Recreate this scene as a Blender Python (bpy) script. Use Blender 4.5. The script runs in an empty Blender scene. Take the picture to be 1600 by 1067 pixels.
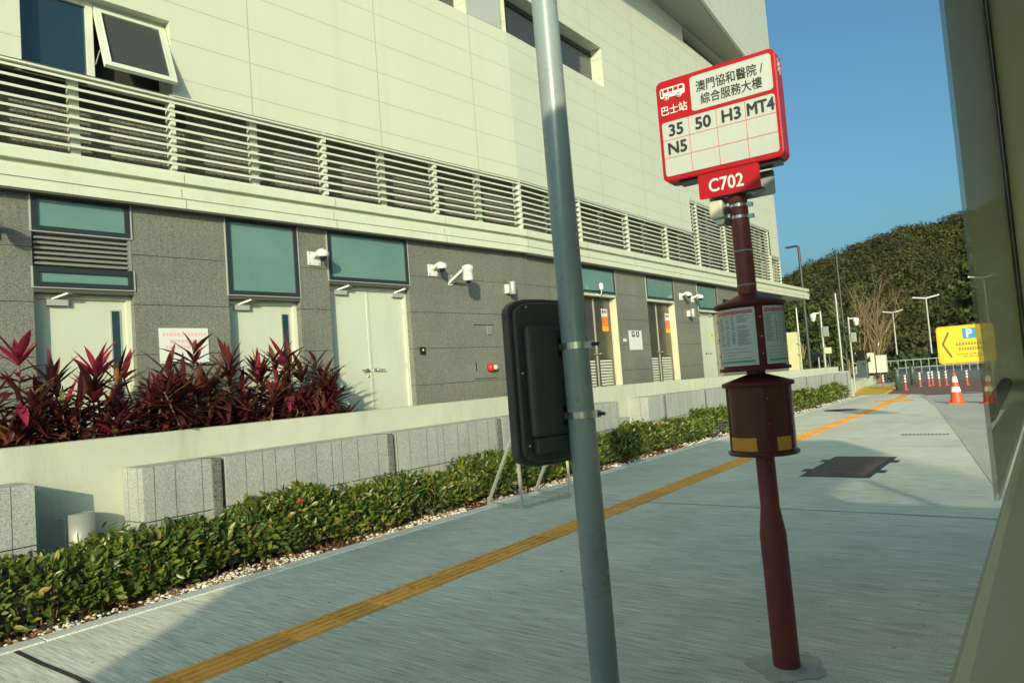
import bpy, bmesh, math, random
import numpy as np
from mathutils import Matrix, Vector
R = math.radians
rnd = random.Random(7)
C = bpy.context.scene.collection
scene = bpy.context.scene

# ------------------------------------------------------------------ camera
cam_d = bpy.data.cameras.new("camera"); cam = bpy.data.objects.new("camera", cam_d); C.objects.link(cam)
cam_d.sensor_width = 36.0; cam_d.lens = 36.0 * 1106.7 / 1600.0
cam_d.clip_start = 0.01; cam_d.clip_end = 2000
YAW, PIT, ROL = 0.648712, 0.0545614, -0.0754586
_base = Matrix(((0, 0, -1), (-1, 0, 0), (0, 1, 0))).to_4x4()
cam.matrix_world = (Matrix.Translation((0, 0, 1.6)) @ Matrix.Rotation(YAW, 4, 'Z') @ Matrix.Rotation(-PIT, 4, 'Y')
                    @ _base @ Matrix.Rotation(ROL, 4, 'Z'))
scene.camera = cam

# ------------------------------------------------------------------ sky, sun, exposure
SUN_HEAD, SUN_EL = 33.0, 16.2            # heading the light travels towards, height of the sun
world = bpy.data.worlds.new("World"); scene.world = world; world.use_nodes = True
wn = world.node_tree.nodes; wl = world.node_tree.links; wn.clear()
sky = wn.new('ShaderNodeTexSky'); sky.sky_type = 'NISHITA'; sky.sun_disc = False
sky.sun_elevation = R(SUN_EL); sky.sun_rotation = R(90 - (SUN_HEAD + 180))
sky.altitude = 20; sky.air_density = 1.0; sky.dust_density = 5.0; sky.ozone_density = 3.0
bgn = wn.new('ShaderNodeBackground'); bgn.inputs['Strength'].default_value = 0.138
wo = wn.new('ShaderNodeOutputWorld'); skt = wn.new('ShaderNodeMix'); skt.data_type = 'RGBA'; skt.blend_type = 'MULTIPLY'; skt.inputs[0].default_value = 1.0
wl.new(sky.outputs[0], skt.inputs[6]); skt.inputs[7].default_value = (0.67, 0.98, 0.955, 1); wl.new(skt.outputs[2], bgn.inputs[0]); wl.new(bgn.outputs[0], wo.inputs[0])
sun_d = bpy.data.lights.new("sun", 'SUN'); sun = bpy.data.objects.new("sun", sun_d); C.objects.link(sun)
sun_d.energy = 3.9; sun_d.angle = R(0.9); sun_d.color = (1.0, 0.865, 0.575)
_ld = Vector((math.cos(R(SUN_HEAD)) * math.cos(R(SUN_EL)), math.sin(R(SUN_HEAD)) * math.cos(R(SUN_EL)), -math.sin(R(SUN_EL))))
sun.rotation_euler = _ld.to_track_quat('-Z', 'Y').to_euler(); sun.location = (-20, -15, 20)
scene.view_settings.view_transform = 'Standard'; scene.view_settings.look = 'None'
scene.view_settings.exposure = 0.34; scene.view_settings.gamma = 1.0
scene.cycles.max_bounces = 7; scene.cycles.transparent_max_bounces = 16
scene.cycles.diffuse_bounces = 4; scene.cycles.glossy_bounces = 4
scene.cycles.use_denoising = True
scene.cycles.sample_clamp_indirect = 6.0

# ------------------------------------------------------------------ materials
MATS = {}
def mat(name, col=(0.5, 0.5, 0.5), rough=0.6, metal=0.0, spec=0.5, coat=0.0):
    m = bpy.data.materials.new(name); m.use_nodes = True
    p = m.node_tree.nodes['Principled BSDF']
    p.inputs['Base Color'].default_value = (*col, 1); p.inputs['Roughness'].default_value = rough
    p.inputs['Metallic'].default_value = metal; p.inputs['Specular IOR Level'].default_value = spec
    p.inputs['Coat Weight'].default_value = coat
    MATS[name] = m; return m
def nt(m): return m.node_tree.nodes, m.node_tree.links, m.node_tree.nodes['Principled BSDF']
def coord(n, l, scale=(1, 1, 1), kind='Object'):
    tc = n.new('ShaderNodeTexCoord'); mp = n.new('ShaderNodeMapping'); mp.inputs['Scale'].default_value = scale
    l.new(tc.outputs[kind], mp.inputs[0]); return mp.outputs[0]
def noise(n, l, vec, scale, detail=4, rough=0.55):
    t = n.new('ShaderNodeTexNoise'); t.inputs['Scale'].default_value = scale; t.inputs['Detail'].default_value = detail
    t.inputs['Roughness'].default_value = rough; l.new(vec, t.inputs['Vector']); return t.outputs['Fac']
def ramp(n, l, fac, stops):
    r = n.new('ShaderNodeValToRGB'); e = r.color_ramp.elements
    while len(e) < len(stops): e.new(0.5)
    for i, (p, c) in enumerate(stops):
        e[i].position = p; e[i].color = (*c, 1) if len(c) == 3 else c
    l.new(fac, r.inputs[0]); return r.outputs[0]
def mix(n, l, a, b, fac, mode='MIX'):
    x = n.new('ShaderNodeMix'); x.data_type = 'RGBA'; x.blend_type = mode
    for s, v in ((x.inputs[0], fac), (x.inputs[6], a), (x.inputs[7], b)):
        if hasattr(v, 'links'): l.new(v, s)
        else: s.default_value = v if not isinstance(v, tuple) else (*v, 1)
    return x.outputs[2]
def math_(n, l, op, a, b=None, c=None):
    x = n.new('ShaderNodeMath'); x.operation = op
    for i, v in enumerate((a, b, c)):
        if v is None: continue
        if hasattr(v, 'links'): l.new(v, x.inputs[i])
        else: x.inputs[i].default_value = v
    return x.outputs[0]
def bump(n, l, p, h, strength=0.3, dist=0.01):
    b = n.new('ShaderNodeBump'); b.inputs['Strength'].default_value = strength; b.inputs['Distance'].default_value = dist
    l.new(h, b.inputs['Height']); l.new(b.outputs[0], p.inputs['Normal']); return b
def sep(n, l, vec):
    s = n.new('ShaderNodeSeparateXYZ'); l.new(vec, s.inputs[0]); return s.outputs
def line_mask(n, l, v, period, offset, width):          # 1 on a thin line repeated along v
    a = math_(n, l, 'SUBTRACT', v, offset); a = math_(n, l, 'DIVIDE', a, period)
    a = math_(n, l, 'FRACT', a); a = math_(n, l, 'SUBTRACT', a, 0.5); a = math_(n, l, 'ABSOLUTE', a)
    return math_(n, l, 'GREATER_THAN', a, 0.5 - width / period / 2)

def mk_mottled(name, col, var=0.12, scale=3.0, rough=0.6, bump_s=0.0, bump_scale=120, metal=0.0, coat=0.0, spec=0.5):
    m = mat(name, col, rough, metal, spec, coat); n, l, p = nt(m); v = coord(n, l)
    lo = tuple(c * (1 - var) for c in col); hi = tuple(min(1, c * (1 + var)) for c in col)
    f = noise(n, l, v, scale, 6, 0.62)
    l.new(ramp(n, l, f, ((0.3, lo), (0.7, hi))), p.inputs['Base Color'])
    if bump_s:
        bump(n, l, p, noise(n, l, v, bump_scale, 3), bump_s, 0.004)
    return m

def mk_panel(name, col, B=(10.62, 7.687), ang=-4.76, off=0.0):
    m = mat(name, col, 0.45); n, l, p = nt(m); v = coord(n, l)
    x, y, z = sep(n, l, v)
    s = math_(n, l, 'ADD', math_(n, l, 'MULTIPLY', math_(n, l, 'SUBTRACT', x, B[0]), math.cos(R(ang))),
              math_(n, l, 'MULTIPLY', math_(n, l, 'SUBTRACT', y, B[1]), math.sin(R(ang))))
    lv = line_mask(n, l, s, 2.12, 0.04 + off + 1.06, 0.016); lh = line_mask(n, l, z, 0.47, 5.34 + 0.235, 0.011)
    lines = math_(n, l, 'MAXIMUM', lv, lh)
    st = noise(n, l, coord(n, l, (0.9, 0.9, 0.14)), 2.2, 5, 0.6)
    base = ramp(n, l, st, ((0.3, tuple(c * 0.95 for c in col)), (0.68, col)))
    # each panel a slightly different batch of paint
    wnz = n.new('ShaderNodeTexWhiteNoise'); wnz.noise_dimensions = '2D'
    cmb = n.new('ShaderNodeCombineXYZ')
    l.new(math_(n, l, 'FLOOR', math_(n, l, 'DIVIDE', math_(n, l, 'SUBTRACT', s, 0.04 + off), 2.12)), cmb.inputs[0])
    l.new(math_(n, l, 'FLOOR', math_(n, l, 'DIVIDE', math_(n, l, 'SUBTRACT', z, 5.34), 0.47)), cmb.inputs[1])
    l.new(cmb.outputs[0], wnz.inputs['Vector'])
    base = mix(n, l, base, tuple(c * 0.955 for c in col), math_(n, l, 'MULTIPLY', wnz.outputs['Value'], 0.8))
    l.new(mix(n, l, base, tuple(c * 0.66 for c in col), lines), p.inputs['Base Color'])
    h = math_(n, l, 'SUBTRACT', 1.0, lines)
    bump(n, l, p, h, 0.35, 0.004)
    return m

def mk_granite(name, dark, light, scale=130, rough=0.75, courses=None, grooves=False, bump_s=0.25):
    m = mat(name, light, rough); n, l, p = nt(m); v = coord(n, l)
    vo = n.new('ShaderNodeTexVoronoi'); vo.inputs['Scale'].default_value = scale; l.new(v, vo.inputs['Vector'])
    g = n.new('ShaderNodeRGBToBW'); l.new(vo.outputs['Color'], g.inputs[0])
    f2 = noise(n, l, v, scale * 0.7, 3); f = math_(n, l, 'ADD', math_(n, l, 'MULTIPLY', g.outputs[0], 0.6), math_(n, l, 'MULTIPLY', f2, 0.4))
    c = ramp(n, l, f, ((0.32, dark), (0.5, tuple((a + b) / 2 for a, b in zip(dark, light))), (0.68, light)))
    big = noise(n, l, v, 0.9, 5, 0.65)
    c = mix(n, l, c, ramp(n, l, big, ((0.3, (0.86, 0.86, 0.86)), (0.7, (1.06, 1.06, 1.03)))), 1.0, 'MULTIPLY')
    h = f
    x, y, z = sep(n, l, v)
    if courses:
        per, off = courses
        lm = line_mask(n, l, z, per, off + per / 2, 0.009)
        # each course of stone a little lighter or darker
        wnz = n.new('ShaderNodeTexWhiteNoise'); wnz.noise_dimensions = '2D'; cmb = n.new('ShaderNodeCombineXYZ')
        l.new(math_(n, l, 'FLOOR', math_(n, l, 'DIVIDE', math_(n, l, 'SUBTRACT', z, off), per)), cmb.inputs[0])
        l.new(math_(n, l, 'FLOOR', math_(n, l, 'DIVIDE', x, 1.23)), cmb.inputs[1]); l.new(cmb.outputs[0], wnz.inputs['Vector'])
        c = mix(n, l, c, (0.8, 0.8, 0.8), math_(n, l, 'MULTIPLY', wnz.outputs['Value'], 0.55), 'MULTIPLY')
        c = mix(n, l, c, tuple(a * 0.28 for a in dark), lm); h = math_(n, l, 'SUBTRACT', h, math_(n, l, 'MULTIPLY', lm, 3.0))
    if grooves:
        v1 = n.new('ShaderNodeTexVoronoi'); v1.voronoi_dimensions = '1D'; v1.feature = 'DISTANCE_TO_EDGE'
        v1.inputs['Scale'].default_value = 4.6; l.new(math_(n, l, 'ADD', x, y), v1.inputs['W'])
        lm = math_(n, l, 'LESS_THAN', v1.outputs['Distance'], 0.017)
        c = mix(n, l, c, tuple(a * 0.35 for a in dark), lm); h = math_(n, l, 'SUBTRACT', h, math_(n, l, 'MULTIPLY', lm, 3.0))
    l.new(c, p.inputs['Base Color']); bump(n, l, p, h, bump_s, 0.003)
    return m

def weather_or_reflect(name, streak=0.25, sx=(2.2, 2.2, 0.10), scale=2.0, spots=0.0, tint=(0.62, 0.60, 0.52), lo=0.52, hi=0.78):
    """rain streaks, grime and chips, or painted reflection on glass, laid over a finished material"""
    m = MATS[name]; n, l, p = nt(m); src = p.inputs['Base Color'].links[0].from_socket if p.inputs['Base Color'].links else None
    base = src if src else tuple(p.inputs['Base Color'].default_value)[:3]
    f = noise(n, l, coord(n, l, sx), scale, 6, 0.7)
    k = math_(n, l, 'MULTIPLY', ramp(n, l, f, ((lo, (0, 0, 0)), (hi, (1, 1, 1)))), streak)
    c = mix(n, l, base, tint, k, 'MULTIPLY')
    if spots:
        g = noise(n, l, coord(n, l), 38, 4, 0.75); k2 = math_(n, l, 'MULTIPLY', ramp(n, l, g, ((0.66, (0, 0, 0)), (0.72, (1, 1, 1)))), spots)
        c = mix(n, l, c, tuple(q * 0.5 for q in tint), k2, 'MULTIPLY')
    l.new(c, p.inputs['Base Color'])
    rr = p.inputs['Roughness'].default_value; q = noise(n, l, coord(n, l), 7, 4, 0.6)
    l.new(math_(n, l, 'ADD', math_(n, l, 'MULTIPLY', math_(n, l, 'SUBTRACT', q, 0.5), 0.35), rr), p.inputs['Roughness'])
CREAM = (0.545, 0.57, 0.462)
mk_panel('wall_panel', CREAM); mk_panel('wall_panel_right', (0.525, 0.56, 0.466), ang=0.0)
mk_mottled('cream_trim', (0.555, 0.585, 0.47), 0.04, 1.5, 0.45)
mk_mottled('grey_panel', (0.36, 0.40, 0.39), 0.05, 1.5, 0.5)
mk_granite('grey_granite', (0.080, 0.083, 0.070), (0.262, 0.267, 0.232), 170, 0.6, courses=(0.577, 1.92))
mk_granite('light_granite', (0.23, 0.24, 0.235), (0.47, 0.49, 0.475), 170, 0.8, grooves=True)
mk_granite('dark_granite', (0.06, 0.065, 0.06), (0.24, 0.25, 0.235), 110, 0.8)
mk_granite('kerb_granite', (0.45, 0.47, 0.45), (0.75, 0.77, 0.74), 140, 0.7)
mk_mottled('plaster', (0.49, 0.515, 0.42), 0.07, 1.1, 0.8, 0.55, 70)
mk_mottled('louver_paint', (0.56, 0.585, 0.50), 0.05, 2, 0.4)
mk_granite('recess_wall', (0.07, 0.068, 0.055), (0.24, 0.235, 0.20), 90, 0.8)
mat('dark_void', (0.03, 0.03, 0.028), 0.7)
mat('soffit_grey', (0.30, 0.31, 0.28), 0.7)
mat('black_frame', (0.022, 0.028, 0.032), 0.35)
mat('transom_glass', (0.13, 0.235, 0.21), 0.16, spec=0.7, coat=0.5)
mat('dark_glass', (0.012, 0.03, 0.045), 0.04, spec=0.9, coat=0.6)
mat('smoky_glass', (0.05, 0.055, 0.055), 0.12, spec=0.5)
mk_mottled('door_paint', (0.50, 0.535, 0.445), 0.03, 2.0, 0.35)
mat('alu', (0.42, 0.43, 0.41), 0.5, 0.3)
mat('sill_metal', (0.10, 0.095, 0.08), 0.4, 0.3)
mk_mottled('steel_door', (0.16, 0.145, 0.105), 0.35, 1.3, 0.33, metal=0.75)
mat('vent_grey', (0.26, 0.26, 0.235), 0.45, 0.3)
mat('chrome', (0.5, 0.5, 0.48), 0.25, 0.9)
mat('white_plastic', (0.60, 0.62, 0.60), 0.35)
mat('black_plastic', (0.012, 0.012, 0.013), 0.3)
mat('camera_dome', (0.01, 0.01, 0.012), 0.08, spec=0.8)
mat('red_plastic', (0.6, 0.02, 0.025), 0.3)
mat('poster_white', (0.62, 0.64, 0.63), 0.5); mat('poster_red', (0.72, 0.40, 0.42), 0.5)
mat('poster_orange', (0.80, 0.17, 0.02), 0.5); mat('poster_amber', (0.85, 0.36, 0.02), 0.5); mat('poster_blue', (0.04, 0.12, 0.4), 0.5)
mat('sticker_yellow', (0.75, 0.62, 0.02), 0.5); mat('ink', (0.015, 0.015, 0.015), 0.5)
mk_mottled('sign_red', (0.34, 0.004, 0.009), 0.1, 8, 0.4, spec=0.3)
mat('sign_white', (0.40, 0.425, 0.40), 0.42); mat('grid_red', (0.55, 0.06, 0.04), 0.5); mat('sign_letter_white', (0.64, 0.65, 0.63), 0.45)
mk_mottled('pole_red', (0.17, 0.026, 0.020), 0.16, 9, 0.5, 0.1, 160)
mk_mottled('drum_red', (0.10, 0.016, 0.013), 0.1, 8, 0.5, spec=0.25)
mat('drum_dark', (0.085, 0.022, 0.012), 0.24, spec=0.35)
mat('paper', (0.50, 0.53, 0.52), 0.35, coat=0.3); mat('paper_ink', (0.16, 0.18, 0.18), 0.4, coat=0.5); mat('paper_red', (0.50, 0.12, 0.13), 0.4, coat=0.5); mat('paper_green', (0.1, 0.3, 0.22), 0.4)
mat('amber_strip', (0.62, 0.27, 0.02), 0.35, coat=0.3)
mk_mottled('pole_grey', (0.235, 0.285, 0.29), 0.08, 6, 0.3, 0.05, 90, coat=0.25)
mk_mottled('panel_dark', (0.052, 0.058, 0.054), 0.1, 5, 0.45)
mat('box_cream', (0.52, 0.51, 0.38), 0.45)
mat('lamp_metal', (0.36, 0.37, 0.34), 0.5, 0.35)
mat('grey_plate', (0.26, 0.29, 0.29), 0.5)
mk_mottled('soil', (0.10, 0.062, 0.035), 0.5, 18, 0.95, 0.9, 60)
mk_mottled('floor_tile', (0.35, 0.35, 0.31), 0.1, 3, 0.8)
mat('hose', (0.02, 0.022, 0.022), 0.5)
mk_mottled('steel_tube', (0.52, 0.52, 0.47), 0.1, 8, 0.35, metal=0.5)
mk_mottled('asphalt_grey', (0.15, 0.155, 0.15), 0.2, 0.7, 0.9, 0.5, 180)
mk_mottled('road_concrete', (0.42, 0.42, 0.38), 0.15, 0.4, 0.9, 0.3, 120)
mk_mottled('paver_red', (0.19, 0.10, 0.075), 0.2, 1.2, 0.9)
mk_mottled('paint_yellow', (0.62, 0.40, 0.03), 0.15, 3, 0.7)
mk_mottled('paint_white', (0.74, 0.75, 0.72), 0.08, 5, 0.7)
mat('iron', (0.05, 0.045, 0.042), 0.6, 0.4); mat('delineator_orange', (0.45, 0.11, 0.08), 0.5); mk_mottled('grout', (0.42, 0.43, 0.38), 0.2, 9, 0.9, 0.4, 60); mk_mottled('rust', (0.125, 0.088, 0.078), 0.3, 9, 0.8)
mk_mottled('dark_pole', (0.045, 0.05, 0.05), 0.1, 5, 0.5)
mk_mottled('galv', (0.33, 0.34, 0.32), 0.1, 5, 0.45, metal=0.4)
mk_mottled('beige_block', (0.48, 0.46, 0.28), 0.08, 2, 0.8)
mat('bollard_green', (0.05, 0.09, 0.075), 0.4)
mat('cone_orange', (0.62, 0.075, 0.035), 0.5); mat('reflective', (0.82, 0.82, 0.80), 0.4)
mat('sign_yellow', (0.66, 0.45, 0.03), 0.4); mat('sign_edge', (0.72, 0.36, 0.01), 0.4); mat('sign_blue', (0.03, 0.23, 0.42), 0.4); mat('sign_ink', (0.12, 0.09, 0.02), 0.5)
mat('rail_grey', (0.30, 0.32, 0.33), 0.4, 0.4); mat('kiosk_grey', (0.055, 0.075, 0.085), 0.4)
mk_mottled('bark', (0.22, 0.155, 0.085), 0.25, 12, 0.9); mk_mottled('stem_wood', (0.16, 0.10, 0.055), 0.3, 30, 0.9)
mk_mottled('bus_trim', (0.50, 0.45, 0.28), 0.05, 3, 0.55); mat('bus_body', (0.6, 0.6, 0.56), 0.3, coat=0.4); mat('bus_floor', (0.3, 0.3, 0.28), 0.7)
mat('rubber', (0.018, 0.018, 0.018), 0.6); mk_mottled('seat_red', (0.22, 0.02, 0.02), 0.2, 60, 0.9); mat('rail_yellow', (0.7, 0.45, 0.02), 0.35)
mat('hill_soil', (0.05, 0.055, 0.03), 0.95)

weather_or_reflect('wall_panel', 0.16, (1.6, 1.6, 0.05), 2.4); weather_or_reflect('wall_panel_right', 0.16, (1.6, 1.6, 0.05), 2.4); weather_or_reflect('plaster', 0.55, (1.7, 1.7, 0.22), 2.2, 0.25)
weather_or_reflect('cream_trim', 0.22, (2.5, 2.5, 0.3), 2.0); weather_or_reflect('door_paint', 0.30, (2.0, 2.0, 0.35), 2.0, 0.12); weather_or_reflect('light_granite', 0.5, (1.2, 1.2, 0.25), 1.6); weather_or_reflect('grey_granite', 0.4, (1.4, 1.4, 0.12), 1.7)
weather_or_reflect('pole_grey', 0.35, (5, 5, 0.5), 3.0, 0.35); weather_or_reflect('pole_red', 0.45, (5, 5, 0.6), 3.0, 0.5, (0.5, 0.45, 0.42)); weather_or_reflect('drum_red', 0.4, (4, 4, .8), 3, 0.3); weather_or_reflect('panel_dark', 0.35, (3, 3, 1), 3, 0.2); weather_or_reflect('steel_tube', 0.4, (6, 6, 1), 3, 0.3)
weather_or_reflect('transom_glass', 0.55, (0.7, 0.7, 0.9), 1.6, 0.0, (0.60, 0.72, 0.78), 0.36, 0.72); weather_or_reflect('sign_white', 0.25, (9, 9, 0.4), 3.0, 0.0, (0.8, 0.79, 0.74))  # transom glass: soft mottling paints reflected sky into the colour

def mk_leaf(name, stops, trans=0.35, rough=0.4, spec=0.4, kinds=None):
    m = mat(name, stops[0][1], rough, spec=spec); n, l, p = nt(m)
    g = n.new('ShaderNodeNewGeometry'); c = ramp(n, l, g.outputs['Random Per Island'], stops)
    if kinds: c = mix(n, l, c, ramp(n, l, noise(n, l, coord(n, l), kinds, 3, 0.6), ((0.30, (0.45, 0.52, 0.50)), (0.45, (0.78, 0.88, 0.78)), (0.58, (1.08, 1.08, 0.95)), (0.72, (1.35, 1.18, 1.05)))), 1.0, 'MULTIPLY')
    l.new(c, p.inputs['Base Color'])
    t = n.new('ShaderNodeBsdfTranslucent'); l.new(c, t.inputs[0]); ms = n.new('ShaderNodeMixShader'); ms.inputs[0].default_value = trans
    o = n['Material Output']; l.new(p.outputs[0], ms.inputs[1]); l.new(t.outputs[0], ms.inputs[2]); l.new(ms.outputs[0], o.inputs[0])
    return m
mk_leaf('hedge_leaf', ((0.0, (0.038, 0.075, 0.016)), (0.35, (0.065, 0.115, 0.022)), (0.68, (0.115, 0.165, 0.028)), (0.92, (0.25, 0.26, 0.045)), (1.0, (0.26, 0.14, 0.035))), 0.3, 0.32)
mk_leaf('cordyline_dark', ((0.0, (0.042, 0.012, 0.015)), (0.35, (0.090, 0.021, 0.023)), (0.7, (0.155, 0.038, 0.030)), (0.9, (0.21, 0.08, 0.04)), (0.95, (0.14, 0.15, 0.035)), (1.0, (0.40, 0.18, 0.035))), 0.35, 0.4)
mk_leaf('cordyline_pink', ((0.0, (0.22, 0.022, 0.045)), (0.5, (0.42, 0.04, 0.09)), (1.0, (0.60, 0.09, 0.18))), 0.45, 0.4)
mk_leaf('forest_leaf', ((0.0, (0.042, 0.050, 0.024)), (0.5, (0.066, 0.070, 0.030)), (0.85, (0.090, 0.084, 0.036)), (1.0, (0.12, 0.095, 0.045))), 0.15, 0.8, 0.1, 0.22)
mk_leaf('tree_leaf', ((0.0, (0.03, 0.06, 0.016)), (0.5, (0.055, 0.095, 0.025)), (0.85, (0.09, 0.12, 0.03)), (1.0, (0.15, 0.12, 0.04))), 0.3, 0.6, 0.2)
mk_leaf('hedge_dark', ((0.0, (0.02, 0.05, 0.02)), (1.0, (0.05, 0.09, 0.03))), 0.2, 0.6, 0.2)
mk_leaf('pebble', ((0.0, (0.62, 0.60, 0.53)), (0.55, (0.70, 0.68, 0.60)), (0.8, (0.48, 0.44, 0.36)), (0.92, (0.34, 0.25, 0.16)), (1.0, (0.2, 0.13, 0.08))), 0.0, 0.8)
mk_leaf('litter', ((0.0, (0.12, 0.05, 0.025)), (0.5, (0.22, 0.10, 0.04)), (1.0, (0.34, 0.19, 0.07))), 0.1, 0.8)
mk_leaf('petal', ((0.0, (0.6, 0.05, 0.05)), (1.0, (0.7, 0.12, 0.05))), 0.3, 0.6)

# pavement: broom-finished concrete
m = mat('pavement', (0.3, 0.3, 0.28), 0.85); n, l, p = nt(m)
warp = noise(n, l, coord(n, l), 0.7, 3); fine_w = noise(n, l, coord(n, l), 6, 2)
def broom(sy):
    v = coord(n, l, (1, sy, 1)); va = n.new('ShaderNodeVectorMath'); va.operation = 'ADD'; l.new(v, va.inputs[0])
    cb = n.new('ShaderNodeCombineXYZ'); l.new(math_(n, l, 'ADD', math_(n, l, 'MULTIPLY', warp, 0.10), math_(n, l, 'MULTIPLY', fine_w, 0.012)), cb.inputs[0]); l.new(cb.outputs[0], va.inputs[1]); return va.outputs[0]
br = noise(n, l, broom(0.045), 68, 2, 0.55); br2 = noise(n, l, broom(0.02), 9, 4, 0.65); br3 = noise(n, l, broom(0.012), 26, 1, 0.4)
grit = noise(n, l, coord(n, l), 105, 3, 0.75); big = noise(n, l, coord(n, l), 0.42, 6, 0.7); spot = noise(n, l, coord(n, l), 2.4, 6, 0.72)
f = math_(n, l, 'ADD', math_(n, l, 'MULTIPLY', br, 0.50), math_(n, l, 'MULTIPLY', grit, 0.50))
c = ramp(n, l, f, ((0.36, (0.33, 0.335, 0.29)), (0.5, (0.65, 0.655, 0.57)), (0.64, (0.86, 0.865, 0.77))))
c = mix(n, l, c, ramp(n, l, br3, ((0.64, (1, 1, 1)), (0.78, (0.84, 0.84, 0.84)))), 1.0, 'MULTIPLY')
c = mix(n, l, c, ramp(n, l, br2, ((0.34, (0.94, 0.94, 0.94)), (0.52, (1, 1, 1)), (0.70, (1.04, 1.04, 1.04)))), 1.0, 'MULTIPLY')
c = mix(n, l, c, ramp(n, l, big, ((0.32, (0.78, 0.78, 0.77)), (0.66, (1.06, 1.06, 1.04)))), 1.0, 'MULTIPLY')
c = mix(n, l, c, ramp(n, l, spot, ((0.63, (1, 1, 1)), (0.76, (0.80, 0.77, 0.72)))), 1.0, 'MULTIPLY')
vs_ = n.new('ShaderNodeTexVoronoi'); vs_.inputs['Scale'].default_value = 3.3; l.new(coord(n, l), vs_.inputs['Vector'])
gum = math_(n, l, 'LESS_THAN', vs_.outputs['Distance'], 0.045)
c = mix(n, l, c, (0.12, 0.12, 0.11), math_(n, l, 'MULTIPLY', gum, 0.55))
l.new(c, p.inputs['Base Color']); bump(n, l, p, f, 0.45, 0.003)
# tactile tiles
m = mk_mottled('tactile', (0.95, 0.43, 0.085), 0.14, 4.0, 0.75, 0.3, 90); n, l, p = nt(m)
src = p.inputs['Base Color'].links[0].from_socket
wt = n.new('ShaderNodeTexWhiteNoise'); wt.noise_dimensions = '1D'; x_, y_, z_ = sep(n, l, coord(n, l)); l.new(math_(n, l, 'FLOOR', math_(n, l, 'DIVIDE', math_(n, l, 'ADD', x_, 3.98), 0.38)), wt.inputs['W'])
c = mix(n, l, src, (0.72, 0.72, 0.74), math_(n, l, 'MULTIPLY', wt.outputs['Value'], 0.75), 'MULTIPLY')
dirt = noise(n, l, coord(n, l), 11, 5, 0.7)
l.new(mix(n, l, c, ramp(n, l, dirt, ((0.52, (1, 1, 1)), (0.72, (0.62, 0.58, 0.52)))), 1.0, 'MULTIPLY'), p.inputs['Base Color'])

# bus glass: thin pane, clear with mirror reflection that grows towards grazing angles
m = bpy.data.materials.new('bus_glass'); m.use_nodes = True; n = m.node_tree.nodes; l = m.node_tree.links; n.clear(); MATS['bus_glass'] = m
def thin_glass(m, tint):
    n = m.node_tree.nodes; l = m.node_tree.links; n.clear()
    g = n.new('ShaderNodeNewGeometry'); d = n.new('ShaderNodeVectorMath'); d.operation = 'DOT_PRODUCT'
    l.new(g.outputs['Normal'], d.inputs[0]); l.new(g.outputs['Incoming'], d.inputs[1])
    a = math_(n, l, 'ABSOLUTE', d.outputs['Value']); a = math_(n, l, 'SUBTRACT', 1.0, a); a = math_(n, l, 'POWER', a, 5.0)
    fr = math_(n, l, 'MULTIPLY_ADD', a, 0.95, 0.045)
    t = n.new('ShaderNodeBsdfTransparent'); t.inputs[0].default_value = (*tint, 1)
    gl = n.new('ShaderNodeBsdfGlossy'); gl.inputs['Roughness'].default_value = 0.01
    ms = n.new('ShaderNodeMixShader'); l.new(fr, ms.inputs[0]); l.new(t.outputs[0], ms.inputs[1]); l.new(gl.outputs[0], ms.inputs[2])
    o = n.new('ShaderNodeOutputMaterial'); l.new(ms.outputs[0], o.inputs[0])
thin_glass(m, (0.93, 0.96, 0.90))
m = bpy.data.materials.new('bus_tinted_glass'); m.use_nodes = True; MATS['bus_tinted_glass'] = m; thin_glass(m, (0.85, 0.88, 0.84))

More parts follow.
